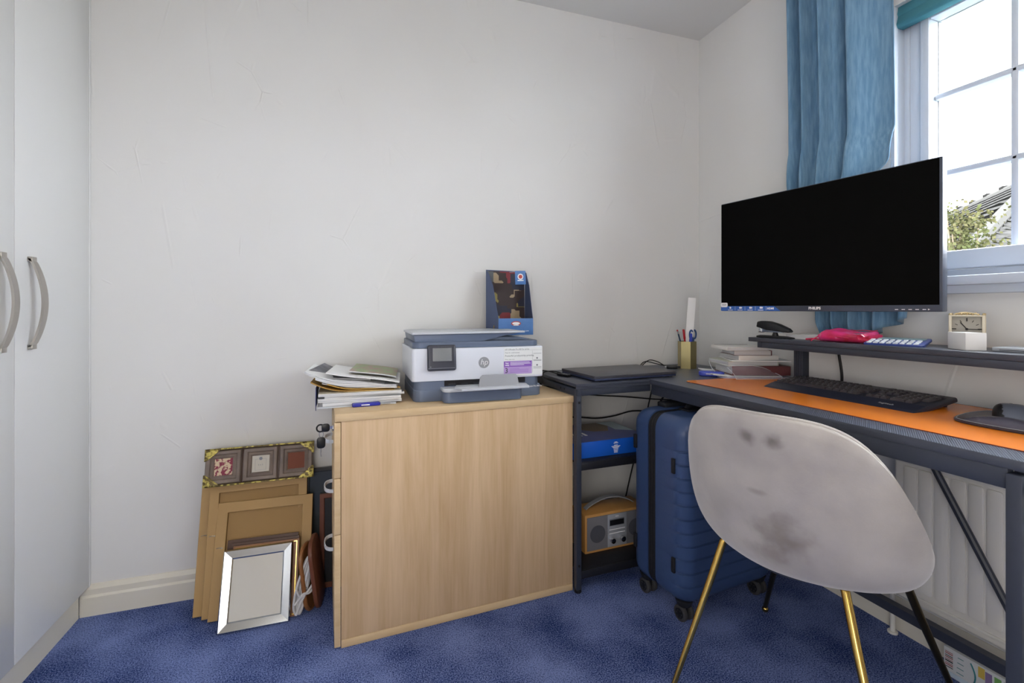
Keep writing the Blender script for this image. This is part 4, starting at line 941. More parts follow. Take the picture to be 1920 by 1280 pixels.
sheet('folder', 'grey document folder with splayed corners in the middle of the corner stack', 'folder', -.120, -.460, zb, .22, .17, .004, A_(-26), 'paper_grey', 'paper_white'); zb += .0044
book('notebook', 'pale grey paged notebook under the burgundy book in the corner stack', 'book', (-.140, -.452), .165, .150, .018, -14, 'book_white', spine='y-', z=zb, hard=.001); zb += .0183
book('hardback', 'white paged book bound in burgundy near the top of the corner stack', 'book', (-.150, -.450), .145, .145, .020, -24, 'burgundy', spine='x+', z=zb, hard=.0015); zb += .0203
book('notepad', 'white spiral notepad on top of the corner book stack', 'notepad', (-.178, -.445), .165, .16, .012, -20, 'book_white', spine='x-', z=zb, hard=.001)
o = [x for x in bpy.data.objects if x.name.startswith('notepad')][0]
mb = MB()
for k in range(24): mb.tube([(-.068+k*.0058, .074+.004*math.cos(a), .008+.006*math.sin(a)) for a in [2*PI*j/10 for j in range(10)]], .0006, 5, closed=True)
obj('spiral', mb, 'ink_black', o)
M('clear_film', (214, 222, 236), .08, alpha=.10, spec=.8)
M('clear_rim', (226, 232, 240), .15, alpha=.75, spec=.8)
pf = thing('plastic_wallet', 'crumpled clear plastic wallet draped in front of the dark red book', 'wallet', (-.20, -.535, ZD))
mb = MB()
def film(u, v):
    x = -.085+.25*u; yb = -.005-.075*u
    return (x, yb+.02*math.sin(7*u+2*v)*(v)+.03*v*v, .003+.050*v*(.55+.45*math.sin(4.2*u+.6)))
mb.grid(film, 40, 12); o = obj('film', mb, 'clear_film', pf, 80); solid(o, .0006)
mb = MB()
mb.tube([film(k/30, 1) for k in range(31)], .0011, 6); mb.tube([film(k/30, 0) for k in range(31)], .0011, 6); mb.tube([film(0, k/8) for k in range(9)], .0011, 6); mb.tube([film(.68, k/8) for k in range(9)], .0014, 6)
mb.tube(catmull([(-.10, .06, .004), (-.088, .12, .030), (-.05, .18, .055), (.0, .2, .060)], 6), .0013, 6)
mb.tube(catmull([(-.10, .06, .004), (-.06, .03, .006), (-.02, .0, .004)], 6), .0011, 6); obj('folded_edges', mb, 'clear_rim', pf)
M('gadget_blue', (70, 84, 190), .3)
gd = thing('tape_dispenser', 'translucent blue plastic holder in front of the book stack', 'holder', (-.300, -.425, ZD+.0003), math.radians(-42))
mb = MB(); mb.prism(rrect(-.048, -.022, .048, .022, .018, 6), 0, .020, bev=.006, seg=3); obj('body', mb, 'gadget_blue', gd, 60)
mb = MB(); mb.box((-.02, -.0228, .008), (.012, -.0218, .013)); obj('print', mb, 'lilac', gd)

# ------------------------------------------------------------------ keyboard, mouse, wrist pad
M('kb_body', (38, 42, 58), .4); M('key_cap', (58, 54, 60), .4); M('legend', (150, 152, 160), .5)
kb = thing('keyboard', 'black full size keyboard on the orange desk mat', 'keyboard', (-.214, -.925, ZD+.0025), math.radians(-90+2.0))
# local: x to the user's right (world -y), y away from the user (world +x)
kT = Matrix.Rotation(math.radians(5.5), 4, 'X')
mb = MB(); mb.prism([(-.110, .000), (-.112, .006), (-.092, .013), (-.052, .020), (.088, .020), (.092, .014), (.092, .006), (-.05, .0)], -.228, .228, bev=.004, seg=3, axis='x', T=kT); obj('body', mb, 'kb_body', kb)
for sx in (-.19, .19):
    mb = MB(); mb.box((sx-.02, .066, -.0015), (sx+.02, .078, .0125), .001); obj('riser', mb, 'kb_body', kb)
U = .0188
rows = []
yy0 = -.040
main = [[1.3, 1.2, 1.2, 5.6, 1.2, 1.2, 1.2, 1.6], [1.4]+[1]*11+[2.6-.5+.0], [1.8]+[1]*11+[2.2], [1.5]+[1]*13+[.5], [1]*13+[2], [1]+[.0]+[1]*12]
keyW = {}
count = 0
def key(x, y, w_, h_=1):
    global count
    kk = (round(w_, 3), round(h_, 3))
    if kk not in keyW:
        mb = MB(); ww = U*w_-.0018; hh = U*h_-.0022
        mb.loft([[(-ww/2, -hh/2, 0), (ww/2, -hh/2, 0), (ww/2, hh/2, 0), (-ww/2, hh/2, 0)], [(-ww/2+.0015, -hh/2+.0012, .0058), (ww/2-.0015, -hh/2+.0012, .0058), (ww/2-.0015, hh/2-.002, .0058), (-ww/2+.0015, hh/2-.002, .0058)]], mat=0)
        if w_ < 3: mb.box((-ww/2+.0030, hh/2-.0072, .0058), (-ww/2+.0058, hh/2-.0040, .0060), mat=1)
        o = obj('key', mb, ['key_cap', 'legend'], kb, 20); keyW[kk] = o
    else:
        o = keyW[kk].copy(); COL.objects.link(o); o.parent = kb
    p = kT @ Vector((x, y, .0203)); o.location = p; o.rotation_euler = (math.radians(5.5), 0, 0)
for r, row in enumerate(main):
    x = -.218; y = yy0+U*r+(.004 if r == 5 else 0)
    for w_ in row:
        if w_ >= .5: key(x+U*w_/2, y, w_)
        x += U*w_
for r in range(6):
    y = yy0+U*r+(.004 if r == 5 else 0)
    for c in range(3):
        if r == 2 or (r == 1 and c != 1): continue
        key(.078+U*(c+.5), y, 1)
    for c in range(4):
        if r == 5: key(.141+U*(c+.5), y, 1, .7)
        elif r == 0:
            if c in (0,): key(.141+U, y, 2)
            elif c == 2: key(.141+U*2.5, y, 1)
        elif c == 3:
            if r in (0, 2): key(.141+U*3.5, y+U/2 if r == 2 else y, 1, 2 if r == 2 else 1)
            elif r == 4: key(.141+U*3.5, y, 1)
        else: key(.141+U*(c+.5), y, 1)
mb = MB(); mb.text('logitech', .012, kT @ frameT((.150, -.078, .0168), (1, 0, 0), (0, 1, .18)), 0, depth=.0002); obj('lettering', mb, 'legend', kb)

M('pad_leather', (54, 48, 56), .32); M('pad_gel', (84, 82, 96), .25); M('stitch', (190, 188, 190), .6); M('mouse_grey', (92, 98, 112), .3)
mp_ = thing('mouse_mat', 'brown black leather look mouse mat with a padded wrist rest', 'mouse mat', (-.195, -1.338, ZD+.0025), math.radians(-90+12))
poly = catmull([(-.10, -.105), (-.125, -.05), (-.115, .06), (-.08, .115), (.06, .125), (.115, .07), (.12, -.05), (.09, -.115), (.0, -.128)], 6)
poly = [(p[0], p[1]) for p in [Vector((*q, 0)) for q in [(-.10, -.105), (-.125, -.05), (-.118, .06), (-.08, .115), (.06, .125), (.115, .07), (.12, -.05), (.09, -.115), (.0, -.128)]]]
cl = [Vector((x, y, 0)) for x, y in poly]; n_ = len(cl); pts = []
for i in range(n_):
    a, b, c, d = cl[i-1], cl[i], cl[(i+1) % n_], cl[(i+2) % n_]
    for k in range(6):
        t = k/6; q = .5*((2*b)+(c-a)*t+(2*a-5*b+4*c-d)*t*t+(3*b-a-3*c+d)*t**3); pts.append((q.x, q.y))
mb = MB(); mb.prism(pts, 0, .007, bev=.0025); obj('pad', mb, 'pad_leather', mp_)
mb = MB(); mb.tube([(x*.965, y*.965, .0072) for x, y in pts], .0006, 5, closed=True); obj('stitching', mb, 'stitch', mp_)
mb = MB()
def wrest(u, v):
    x = -.098+.196*u; yc = -.082-.004*math.sin(PI*u); w_ = .034*math.sin(PI*min(max(u, .02), .98))**.35
    return (x, yc+w_*math.cos(PI*(1-v)), .006+.021*math.sin(PI*v)*math.sin(PI*min(max(u, .01), .99))**.5*(1-.25*math.exp(-((u-.55)/.15)**2)))
mb.grid(wrest, 40, 14); obj('wrist_rest', mb, 'pad_gel', mp_, 80)
ms = thing('mouse', 'grey and black computer mouse on the padded mouse mat', 'mouse', (-.225, -1.312, ZD+.0098), math.radians(-90+30))
def mouse(u, v, k=1.):
    a = 2*PI*u; t = v; L, W_ = .062, .034
    r = math.sin(t*PI/2)**.6
    x = W_*r*math.cos(a)*(1+.06*math.sin(a)); y = L*r*math.sin(a)
    z = (.040*(1-(y/L*.9-.0)**2*.75)*(math.cos(t*PI/2)**.55))
    return (x*k, y, z*k+.001)
mb = MB(); mb.grid(lambda u, v: mouse(u, v), 40, 16, cu=True); mb.bm.normal_update()
for f in mb.bm.faces:
    c = f.calc_center_median(); f.material_index = 1 if (abs(c.x) > .019-.0*c.y or c.z < .012) else 0
obj('body', mb, ['mouse_grey', 'black_plastic'], ms, 80)
mb = MB(); mb.cyl((-.003, .034, .0315), (.003, .034, .0315), .006, n=16, bev=.001); obj('scroll_wheel', mb, 'black_plastic', ms)

# ------------------------------------------------------------------ monitor on a wall arm
M('screen_black', (16, 16, 16), 1., spec=0.); M('bezel', (66, 72, 86), .4); M('sticker_blue', (52, 98, 176), .5)
ml, mr_ = Vector((-.318, -.497, 0)), Vector((-.194, -1.1575, 0)); mz0, mz1 = 1.0245, 1.4385
mw = (mr_-ml).length; mh = mz1-mz0; xd = (mr_-ml).normalized()
MT = frameT((ml.x, ml.y, mz0), xd, (0, 0, 1))   # local x along screen, y up, z towards the room
if (MT.to_3x3() @ Vector((0, 0, 1))).x > 0: pass
mo = thing('monitor', 'large black flat screen monitor above the desk shelf', 'monitor'); mo.matrix_world = MT
sgn = -1 if (MT.to_3x3() @ Vector((0, 0, 1))).x > 0 else 1
def mz(a, b): return sorted((sgn*a, sgn*b))
z0_, z1_ = mz(0, -.030); mb = MB(); mb.box((0, 0, z0_), (mw, mh, z1_), .003); z0_, z1_ = mz(-.028, -.055); mb.box((.12, .07, z0_), (mw-.12, mh-.1, z1_), .008); obj('housing', mb, 'bezel', mo)
z0_, z1_ = mz(.0002, .0012); mb = MB(); mb.box((.003, .019, z0_), (mw-.007, mh-.003, z1_)); obj('screen', mb, 'screen_black', mo)
mb = MB(); mb.prism([(.001, .0010), (.236, .0010), (.212, .0185), (.001, .0185)], *mz(.0003, .0016), mat=0)
mb.prism(rrect(.0008, .0150, .0300, .0320, .005, 3), *mz(.0013, .0022), mat=1)
TT = lambda x, y: Matrix.Translation((x, y, sgn*.0018)) @ (Matrix.Identity(4) if sgn > 0 else Matrix.Rotation(PI, 4, 'Y'))
TS = lambda x, y: Matrix.Translation((x, y, sgn*.0023)) @ (Matrix.Identity(4) if sgn > 0 else Matrix.Rotation(PI, 4, 'Y'))
mb.text('PHILIPS', .0058, TS(.0150, .0235), 2, depth=.0002)
for k in range(4):
    x = .042+.0405*k; mb.cyl((x, .0125, 0), (x, .0125, sgn*.0021), .0038, n=12, mat=1); mb.box((x-.010, .0030, mz(0, .0019)[0]), (x+.010, .0048, mz(0, .0019)[1]), mat=1)
    if k: mb.box((x+.002, .0095, mz(0, .0020)[0]), (x+.008, .0155, mz(0, .0020)[1]), mat=1)
    mb.box((x+.0198, .003, mz(0, .0019)[0]), (x+.0204, .0175, mz(0, .0019)[1]), mat=1)
mb.text('HDMI', .0098, TT(.2000, .0095), 1, bold=.0004, depth=.0002)
obj('sticker', mb, ['sticker_blue', 'ink_white', 'ink_grey'], mo, label='blue feature sticker with white icons')
mb = MB(); mb.text('PHILIPS', .0118, TT(.348, .0100), 0, bold=.0004, depth=.0003); obj('lettering', mb, 'ink_white', mo)
mb = MB()
for k in range(5): mb.box((.566+k*.0158, .0055, mz(0, .0013)[0]), (.5735+k*.0158, .0072, mz(0, .0013)[1]))
mb.prism([(.641, .0045), (.6455, .0065), (.641, .0085)], *mz(0, .0015)); obj('button_marks', mb, 'ink_white', mo)
mb = MB(); a = MT @ Vector((mw*.42, mh*.5, -sgn*.055)); MTi = MT.inverted(); 
wp = Vector((-.012, -.545, 1.22)); elbow = Vector((-.10, -.62, 1.22))
mb.tube([MTi @ wp, MTi @ elbow, MTi @ Vector(a)], .014, 10); mb.box((mw*.42-.05, mh*.5-.05, mz(-.054, -.062)[0]), (mw*.42+.05, mh*.5+.05, mz(-.054, -.062)[1]), .002)
obj('wall_arm', mb, 'black_metal', mo)
mb = MB(); T = MTi; mb.box((-.012, -.585, 1.15), (-.0005, -.505, 1.29), .003, T=T); obj('wall_plate', mb, 'black_metal', mo)
cable('black monitor cable hanging down behind the raised shelf', [(-.10, -.735, 1.10), (-.052, -.752, 1.02), (-.050, -.757, .95), (-.048, -.765, .88), (-.045, -.775, .80), (-.044, -.770, .74)], .0045)

# ------------------------------------------------------------------ things on the raised shelf
ZS = .9277
st = thing('stapler', 'black stapler standing open on the left end of the raised shelf', 'stapler', (-.232, -.668, ZS), math.radians(-85))
mb = MB(); mb.prism([(-.068, 0), (-.068, .006), (-.055, .009), (.04, .008), (.066, .004), (.066, 0)], -.014, .014, bev=.002, axis='y'); obj('base', mb, 'black_plastic', st)
mb = MB(); mb.prism([(-.070, .038), (-.066, .058), (-.050, .061), (-.020, .060), (.015, .051), (.052, .036), (.062, .026), (.058, .021), (.02, .024), (-.03, .028), (-.06, .036)], -.013, .013, bev=.004, seg=3, axis='y'); obj('top_arm', mb, 'black_plastic', st)
mb = MB(); mb.prism([(-.062, .020), (-.062, .036), (.03, .026), (.03, .020)], -.007, .007, axis='y'); mb.box((-.064, -.009, .018), (-.050, .009, .036), .001); obj('magazine_rail', mb, 'chrome', st)
mb = MB(); mb.cyl((.0, 0, .006), (.0, 0, .024), .012, r2=.006, n=16); obj('pivot', mb, 'black_plastic', st)
book('notebook', 'white notebook lying half open behind the stapler', 'book', (-.150, -.775), .11, .18, .016, 4, 'book_white', spine='x+', z=ZS, hard=.001)
sheet('card', 'cream card lying between the notebook and the pink case', 'card', -.165, -.865, ZS, .10, .07, .002, A_(20), 'paper_cream', 'paper_cream')
M('ribbon_pink', (196, 40, 84), .5)
mb = MB(); mb.tube([Vector(p)-Vector((-.20, -.80, ZS)) for p in catmull([(-.215, -.775, ZS+.002), (-.205, -.80, ZS+.005), (-.20, -.815, ZS+.003), (-.185, -.82, ZS+.003)], 5)], .003, 6, flat=1.); o = obj('ribbon', mb, 'ribbon_pink', loc=(-.20, -.80, ZS)); tag(o, 'short crumpled pink ribbon in front of the white notebook', 'ribbon')
M('pink_film', (240, 60, 140), .16, trans=.35, ior=1.3, spec=.7, col2=(200, 40, 70), nscale=18)
pc = thing('pencil_case', 'see-through bright pink pencil case on the raised shelf', 'pencil case', (-.205, -.915, ZS), math.radians(-80)); pc.scale = (.9, .85, .85)
mb = MB()
def pcase(u, v):
    x = -.075+.15*u; a = 2*PI*v; w_ = .042+.004*math.sin(9*u); h_ = .020+.003*math.sin(5*u+1)
    e = 1 if .08 < u < .92 else .75
    c, s_ = math.cos(a), math.sin(a)
    y = w_*math.copysign(abs(c)**.8, c); z = h_*math.copysign(abs(s_)**.7, s_)
    z = max(z+h_, 0)+(.012*max(0, y/.04)) ; return (x+.010*y/.04+.003*math.sin(12*v*PI), y*e, z*e)
mb.grid(pcase, 30, 28, cv=True); bmesh.ops.holes_fill(mb.bm, edges=[e for e in mb.bm.edges if e.is_boundary], sides=60); obj('pouch', mb, 'pink_film', pc, 70)
mb = MB(); mb.tube(catmull([(-.074, -.02, .012), (-.03, -.036, .020), (.02, -.040, .018), (.074, -.03, .012)], 6), .0022, 8); mb.tube([(-.070+.14*k/20, .040, .044+.001*math.sin(k)) for k in range(21)], .0015, 6); obj('seams', mb, 'ribbon_pink', pc)
mb = MB(); mb.tube(catmull([(-.074, -.018, .014), (-.088, -.024, .018), (-.098, -.034, .010), (-.104, -.046, .001)], 5), .0022, 8); obj('zip_pull', mb, 'ribbon_pink', pc)
mb = MB(); mb.box((-.05, -.01, .008), (.03, .012, .014), .003); mb.cyl((-.04, -.02, .012), (.04, -.018, .012), .004, n=10, mat=1); obj('contents', mb, ['manila', 'pen_red'], pc)
M('calc_blue', (44, 62, 130), .35); M('calc_key', (206, 210, 216), .5); M('lcd', (120, 144, 150), .3)
ca = thing('calculator', 'blue desktop calculator with white keys tilted up beside the pink case', 'calculator', (-.185, -1.040, ZS), math.radians(-72))
cT = Matrix.Translation((0, 0, .004)) @ Matrix.Rotation(math.radians(10), 4, 'X')
mb = MB(); mb.prism(rrect(-.070, -.045, .070, .048, .008, 4), 0, .008, bev=.002, T=cT); mb.prism([(-.03, 0), (-.03, .002), (.044, .012), (.044, 0)], -.05, .05, bev=.001, axis='x', T=Matrix.Identity(4)); obj('case', mb, 'calc_blue', ca)
mb = MB(); mb.box((-.050, .018, .0082), (.060, .040, .0092), .0004, T=cT); obj('display', mb, 'lcd', ca)
mb = MB()
for i in range(8):
    for j in range(3): mb.box((-.062+i*.0155, -.040+j*.0175, .008), (-.051+i*.0155, -.028+j*.0175, .0112), .0012, T=cT)
obj('keypad', mb, 'calc_key', ca)
# white gift box and clock
M('carton_white', (232, 230, 228), .55)
mb = MB(); A0 = Vector((-.209, -1.214, ZS)); pl_ = [(-.209, -1.214), (-.1735, -1.157), (-.136, -1.181), (-.1715, -1.238)]
mb.prism([(x-A0.x, y-A0.y) for x, y in pl_], 0, .044, bev=.0008); o = obj('small_carton', mb, 'carton_white', loc=tuple(A0)); tag(o, 'small plain white carton in front of the clock', 'box')
M('clock_gold', (206, 184, 140), .3, metal=.4); M('clock_face', (168, 164, 154), .5); M('clock_cream', (228, 218, 196), .4)
FL, FR = Vector((-.122, -1.131, ZS)), Vector((-.092, -1.196, ZS)); cx_ = (FR-FL).normalized(); back = Vector((.065, .03, 0)).normalized()
ck = thing('carriage_clock', 'small gold and cream carriage clock on the raised shelf', 'clock'); ck.matrix_world = frameT(tuple(FL), tuple(cx_), tuple(back))
cw = (FR-FL).length; cd = .058; CHh = .092
mb = MB(); mb.box((0, 0, .006), (cw, cd, .011), .001); mb.box((0, 0, CHh-.008), (cw, cd, CHh-.004), .001); obj('plates', mb, 'clock_cream', ck)
for x in (.003, cw-.003):
    for y in (.003, cd-.003):
        mb = MB(); mb.box((x-.0032, y-.0032, .009), (x+.0032, y+.0032, CHh-.006), .0008); p_ = obj('pillar', mb, 'clock_cream', ck)
        mb = MB(); mb.ball((x, y, .0032), .0036, 12); obj('ball_foot', mb, 'dark_wood', p_); mb = MB(); mb.ball((x, y, CHh-.0022), .0036, 12); obj('finial', mb, 'clock_gold', p_)
mb = MB(); mb.box((.005, .010, .011), (cw-.005, cd-.004, CHh-.008), .001, mat=0); mb.box((cw-.0045, .008, .011), (cw-.003, cd-.005, CHh-.008), mat=1); obj('case', mb, ['clock_face', 'clock_gold'], ck)
mb = MB(); fc = (cw/2, .0096, .050)
for k in range(12):
    a = PI/6*k; l_ = .006 if k % 3 else .009; c, s_ = math.sin(a), math.cos(a); R0 = .021
    mb.tube([(fc[0]+c*R0, fc[1], fc[2]+s_*R0), (fc[0]+c*(R0+l_), fc[1], fc[2]+s_*(R0+l_))], .0007 if k % 3 else .0013, 5)
obj('hour_marks', mb, 'ink_black', ck)
mb = MB(); a = math.radians(-35); mb.tube([fc, (fc[0]+.022*math.sin(a), fc[1]-.001, fc[2]+.022*math.cos(a))], .0011, 6); a = math.radians(92); mb.tube([fc, (fc[0]+.026*math.sin(a), fc[1]-.0015, fc[2]+.026*math.cos(a))], .0009, 6); mb.cyl((fc[0], fc[1]-.002, fc[2]), fc, .003, n=14); obj('hands', mb, 'ink_black', ck)
mb = MB()
for k in range(9): mb.ball((.014+.0055*k, .02+.003*math.sin(k*2), CHh-.001+.0015*math.sin(k*3)), .0030, 8)
mb.tube(catmull([(.010, .018, CHh-.002), (.03, .022, CHh+.003), (.058, .018, CHh-.002)], 5), .0016, 6); obj('top_ornament', mb, 'clock_gold', ck)
M('silver_slab', (168, 172, 180), .35, metal=.2)
hd = thing('portable_drive', 'flat silver slab shaped device at the right end of the raised shelf', 'device', (-.135, -1.315, ZS), math.radians(3)); mb = MB(); mb.box((-.045, -.065, 0), (.045, .065, .011), .003, 3); obj('body', mb, 'silver_slab', hd); mb = MB(); mb.box((-.0455, -.05, .004), (-.0448, .05, .0055)); obj('seam', mb, 'dark_plastic', hd)

# ------------------------------------------------------------------ on the side shelves
M('box_royal', (28, 92, 196), .25, spec=.6); M('box_top', (92, 98, 150), .35, col2=(70, 84, 150), nscale=6)
bb = thing('blue_carton', 'glossy royal blue carton on the upper side shelf', 'box', (-.745, -.265, .4742), math.radians(2.5))
mb = MB(); mb.box((-.165, -.125, 0), (.165, .125, .060), .002, mat=0); mb.box((-.163, -.123, .0598), (.163, .123, .0606), mat=1)
obj('carton', mb, ['box_royal', 'box_top'], bb)
M('brown_print', (124, 108, 90), .5); M('pale_print', (176, 196, 206), .5)
mb = MB(); zt = .0608
mb.prism([(-.05, .05), (.0, .122), (.08, .122), (.10, .06), (.06, -.01), (.0, .0)], zt-.0003, zt, mat=0); mb.prism([(.082, .122), (.163, .122), (.163, -.04), (.10, .0), (.102, .06)], zt-.0003, zt, mat=1)
for k in range(5): mb.box((-.155+k*.022, -.045, zt-.0003), (-.143+k*.022, .0, zt), mat=2)
obj('lid_print', mb, ['brown_print', 'pale_print', 'ink_white'], bb)
mb = MB(); 
for k, (wd, zz) in enumerate(((.012, .048), (.020, .044), (.016, .036), (.038, .032), (.030, .028), (.022, .024), (.020, .019), (.018, .014), (.016, .009))): mb.box((.020-wd/2, -.1256, zz), (.020+wd/2, -.1249, zz+.0022))
obj('front_print', mb, 'ink_white', bb)
M('radio_grey', (118, 118, 124), .5, bump=.4, bscale=900); M('radio_dark', (82, 84, 92), .6); M('radio_oak', (200, 148, 84), .45)
rd = thing('table_radio', 'oak cased digital radio with a carry handle on the lower side shelf', 'radio', (-.822, -.333, .0802), math.radians(2.5))
mb = MB(); mb.box((0, 0, 0), (.285, .11, .150), .003); obj('case', mb, 'radio_oak', rd)
mb = MB(); mb.box((.008, -.003, .010), (.277, .001, .140), .002, mat=0)
for x in (.055, .232): mb.cyl((x, -.0028, .072), (x, -.0036, .072), .034, n=36, mat=1)
obj('grille', mb, ['radio_grey', 'radio_dark'], rd)
mb = MB(); mb.box((.100, -.0045, .012), (.188, .0, .139), .001); fp = obj('control_panel', mb, 'silver_slab', rd)
mb = MB(); mb.box((.107, -.0054, .094), (.176, -.0044, .121), mat=1); mb.box((.109, -.0060, .096), (.174, -.0052, .117), mat=0); obj('display', mb, ['black_plastic', 'ink_grey'], fp)
mb = MB(); mb.text('bush', .009, frameT((.142, -.0049, .130), (1, 0, 0), (0, 0, 1)), 0) if False else mb.box((.135, -.0050, .1285), (.150, -.0044, .1315)); mb.box((.107, -.0052, .078), (.180, -.0044, .0805)); mb.box((.107, -.0052, .063), (.180, -.0044, .0655)); obj('trim', mb, 'ink_white', fp)
for x in (.118, .165):
    mb = MB(); mb.cyl((x, -.004, .040), (x, -.020, .040), .0105, n=24, bev=.002); obj('knob', mb, 'chrome', fp)
mb = MB(); n = 18; secs = []
for i in range(n+1):
    t = i/n; x = .03+.225*t; z = .150+.036*math.sin(PI*t)**.8; dzx = .0018
    secs.append([(x, .045, z-dzx), (x, .067, z-dzx), (x, .067, z+dzx), (x, .045, z+dzx)])
mb.loft(secs); obj('carry_handle', mb, 'silver_slab', rd)
ps = thing('power_adapter', 'black power adapter behind the radio', 'adapter', (-.50, -.12, .0802)); mb = MB(); mb.box((-.045, -.03, .0), (.045, .03, .032), .004); obj('body', mb, 'black_plastic', ps) ; mb = MB(); mb.cyl((-.045, 0, .016), (-.058, 0, .016), .004, n=10); obj('lead_collar', mb, 'cable', ps)
ps.location = (-.645, -.10, .0802)

# ------------------------------------------------------------------ printed box under the radiator
ub = thing('printed_carton', 'white carton with barcode and coloured panels under the radiator', 'box', (-.024, -1.10, 0))
M('carton_pale', (216, 220, 222), .5)
mb = MB(); mb.box((-.062, -.62, 0), (0, .0, .078), .001); obj('carton', mb, 'carton_pale', ub)
mats = ['ink_black', M('p_yellow', (206, 178, 84), .5), M('p_purple', (134, 116, 158), .5), M('p_green', (122, 178, 104), .5), M('p_blue', (112, 136, 178), .5), M('p_pink', (208, 150, 144), .5), M('p_teal', (40, 122, 130), .5), M('p_sky', (190, 208, 222), .5), M('p_red', (168, 108, 112), .5)]
mb = MB(); X = -.0624
def patch(y0, y1, z0, z1, m): mb.box((X-.0003, min(y0, y1), z0), (X+.0004, max(y0, y1), z1), mat=m)
patch(-.004, -.06, .002, .014, 7)
for k in range(9): patch(-.0035, -.0215, .024+.0052*k, .024+.0052*k+(.0030 if k % 2 else .0018), 8 if k % 3 else 0)
for k in range(4): patch(-.030-.001*k, -.046, .022+k*.014, .0235+k*.014, 6)
mb.tube([(X, -.062-.010*math.sin(a), .004+.066*a/PI) for a in [PI*k/16 for k in range(17)]], .0018, 6, mat=6)
patch(-.078, -.092, .046, .074, 1)
for k in range(4): patch(-.093-k*.019, -.107-k*.019, .008, .070, 2+k)
for k in range(4): patch(-.19-k*.03, -.21-k*.03, .010, .066, 1+k)
obj('printed_panels', mb, mats, ub)

# ------------------------------------------------------------------ outside: neighbour's roof and a small tree
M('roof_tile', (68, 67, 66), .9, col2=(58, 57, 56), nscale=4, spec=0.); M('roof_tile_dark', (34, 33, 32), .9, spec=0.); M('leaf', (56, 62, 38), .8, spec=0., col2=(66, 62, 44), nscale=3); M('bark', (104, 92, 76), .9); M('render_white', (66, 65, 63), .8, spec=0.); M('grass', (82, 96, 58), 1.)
d_ = Vector((.703, .711, 0)); nrm = Vector((d_.y, -d_.x, 0)) # horizontal; slope falls towards -nrm side (towards the room)
hs = thing('house', 'neighbouring house with a pale tiled roof outside the window', 'house')
Pn = Vector(HOUSE_P)
side = Vector((-d_.y, d_.x, 0))
if (Pn+side-Vector((-1.68, -1.98, 0))).length > (Pn-side-Vector((-1.68, -1.98, 0))).length: side = -side
rT = Matrix((d_, side, Vector((0, 0, 1)))).transposed().to_4x4(); rT.translation = Pn
hs.matrix_world = rT
mb = MB(); rows = 34; L0, L1 = -2.5, 9.0; pitch = math.radians(38)
for r in range(rows):
    s0 = r*.30; y0_, z0__ = s0*math.cos(pitch), -s0*math.sin(pitch); y1_, z1__ = (s0+.31)*math.cos(pitch), -(s0+.31)*math.sin(pitch)
    mb.prism([(y0_, z0__), (y1_+.06, z1__+.10), (y1_+.06, z1__+.065), (y1_-.04, z1__+.06), (y0_, z0__-.05)], L0, L1, axis='x')
obj('main_roof', mb, 'roof_tile', hs, 10)
mb = MB(); mb.cyl((L0, 0, .03), (L1, 0, .03), .11, n=10); 
obj('ridge_tiles', mb, 'render_white', hs)
for k in range(9):
    mb = MB(); x = L0+.7+k*1.15; mb.box((x, -.09, .10), (x+.28, .09, .19), .01); obj('ridge_vent', mb, 'roof_tile_dark', hs)
mb = MB(); hh = rows*.30*math.sin(pitch); yy = rows*.30*math.cos(pitch); mb.prism([(-yy+.6, -hh+.3), (0, -.2), (yy-.4, -hh+.2), (yy-.4, -hh-2), (-yy+.6, -hh-2)], L0+.3, L1-.3, axis='x'); obj('walls', mb, 'render_white', hs)
mb = MB()
for r in range(rows):
    s0 = r*.30; y0_, z0__ = -s0*math.cos(pitch), -s0*math.sin(pitch); y1_, z1__ = -(s0+.31)*math.cos(pitch), -(s0+.31)*math.sin(pitch)
    mb.prism([(y0_, z0__), (y1_, z1__+.045), (y1_, z1__), (y0_, z0__-.05)], L0, L1, axis='x')
obj('rear_roof', mb, 'roof_tile', hs, 10)
# lower wing with wavy tile courses
wg = MB(); WP = Vector(WING_P); u_ = Vector(WING_U).normalized()
dn = Vector((-u_.y, u_.x, 0)); dn = dn if (WP+dn-Vector((-1.68, -1.98, 0))).length < (WP-dn-Vector((-1.68, -1.98, 0))).length else -dn
wgo = thing('extension_roof', 'lower tiled roof wing in front of the neighbouring house', 'roof'); WT = Matrix((u_, dn, Vector((0, 0, 1)))).transposed().to_4x4(); WT.translation = WP; wgo.matrix_world = WT
ph_ = math.radians(36)
for r in range(12):
    s0 = r*.16; n = 60; x0 = -.20*r-.05; x1 = 5.
    secs = []
    for i in range(n+1):
        x = x0+(x1-x0)*i/n; wv = .018*math.sin(x*2*PI/.30)
        y0_, z0__ = s0*math.cos(ph_), -s0*math.sin(ph_); y1_, z1__ = (s0+.17)*math.cos(ph_), -(s0+.17)*math.sin(ph_)
        secs.append([(x, y0_, z0__+wv), (x, y1_+.03, z1__+.055+wv), (x, y1_+.03, z1__+.035+wv), (x, y0_, z0__-.03+wv)])
    wg.loft(secs)
obj('tiles', wg, 'roof_tile', wgo, 20)
mb = MB(); e0 = Vector((0, 0, .03)); e1 = Vector((-.20*12, 12*.16*math.cos(ph_), -12*.16*math.sin(ph_)+.03)); mb.tube([e0+(e0-e1)*.25, e0, e1], .11, 8, flat=1.2); obj('verge', mb, 'render_white', wgo)
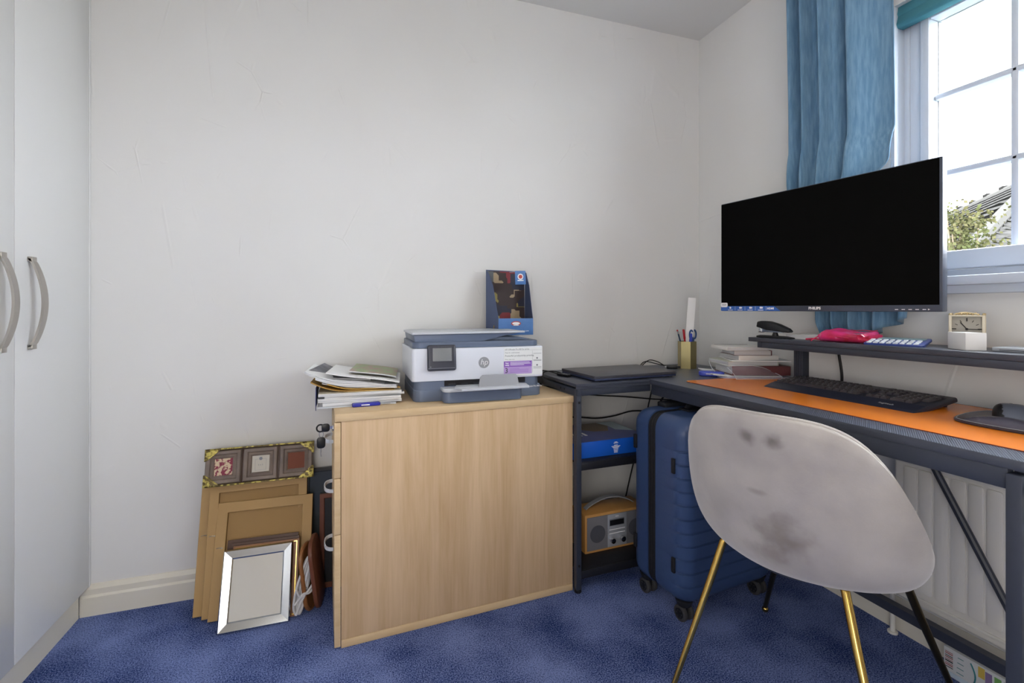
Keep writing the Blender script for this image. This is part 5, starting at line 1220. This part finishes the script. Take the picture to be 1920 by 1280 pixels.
mb = MB(); q = 12*.16; mb.box((-2.4, q*math.cos(ph_)-.3, -q*math.sin(ph_)-3), (5, q*math.cos(ph_)-.1, -q*math.sin(ph_))); mb.box((-2.5, q*math.cos(ph_)-.1, -q*math.sin(ph_)-.08), (5, q*math.cos(ph_), -q*math.sin(ph_)+.02)); obj('wall', mb, 'render_white', wgo)
tr2 = thing('garden_tree', 'small loose leaved tree outside the window in front of the roof', 'tree', TREE_P)
mb = MB(); r2 = random.Random(3)
clus = [Vector(c) for c in TREE_C]
for c in clus:
    for k in range(170):
        v = Vector((r2.gauss(0, .13), r2.gauss(0, .13), r2.gauss(0, .10))); p = c+v
        n = Vector((r2.uniform(-1, 1), r2.uniform(-1, 1), r2.uniform(-.3, 1))).normalized(); t = n.orthogonal().normalized(); b_ = n.cross(t); s_ = r2.uniform(.014, .026)
        vs = [mb.bm.verts.new(p+t*s_*1.6), mb.bm.verts.new(p+b_*s_), mb.bm.verts.new(p-t*s_*1.6), mb.bm.verts.new(p-b_*s_)]; mb.bm.faces.new(vs)
o = obj('foliage', mb, 'leaf', tr2); o['kind'] = 'stuff'
mb = MB(); mb.tube([(0, 0, 0), (.05, .0, 1.6), (.0, .05, 2.8)], [.08, .06, .04], 8)
for c in clus: mb.tube([(.02, .02, 2.0), tuple((Vector((.02, .02, 2.3))+c)/2), tuple(c)], [.04, .02, .008], 6)
obj('trunk', mb, 'bark', tr2)

# groups
for o in list(bpy.data.objects):
    if o.parent or 'label' not in o: continue
    n = o.name.split('.')[0]
    if n == 'picture_frame': o['group'] = 'picture frames leaning by the pedestal'
    elif n == 'cable': o['group'] = 'black cables around the desk'
    elif n in ('document', 'magazine', 'envelope', 'letter', 'newspaper', 'catalogue', 'booklet', 'brochure', 'plastic_folder') and o.location.x < -1: o['group'] = 'post and magazines heaped beside the printer'
    elif n in ('ring_binder', 'paperback', 'notebook', 'hardback', 'notepad', 'folder', 'document_wallet', 'letter') and o.location.y > -.6: o['group'] = 'books and papers stacked in the desk corner'
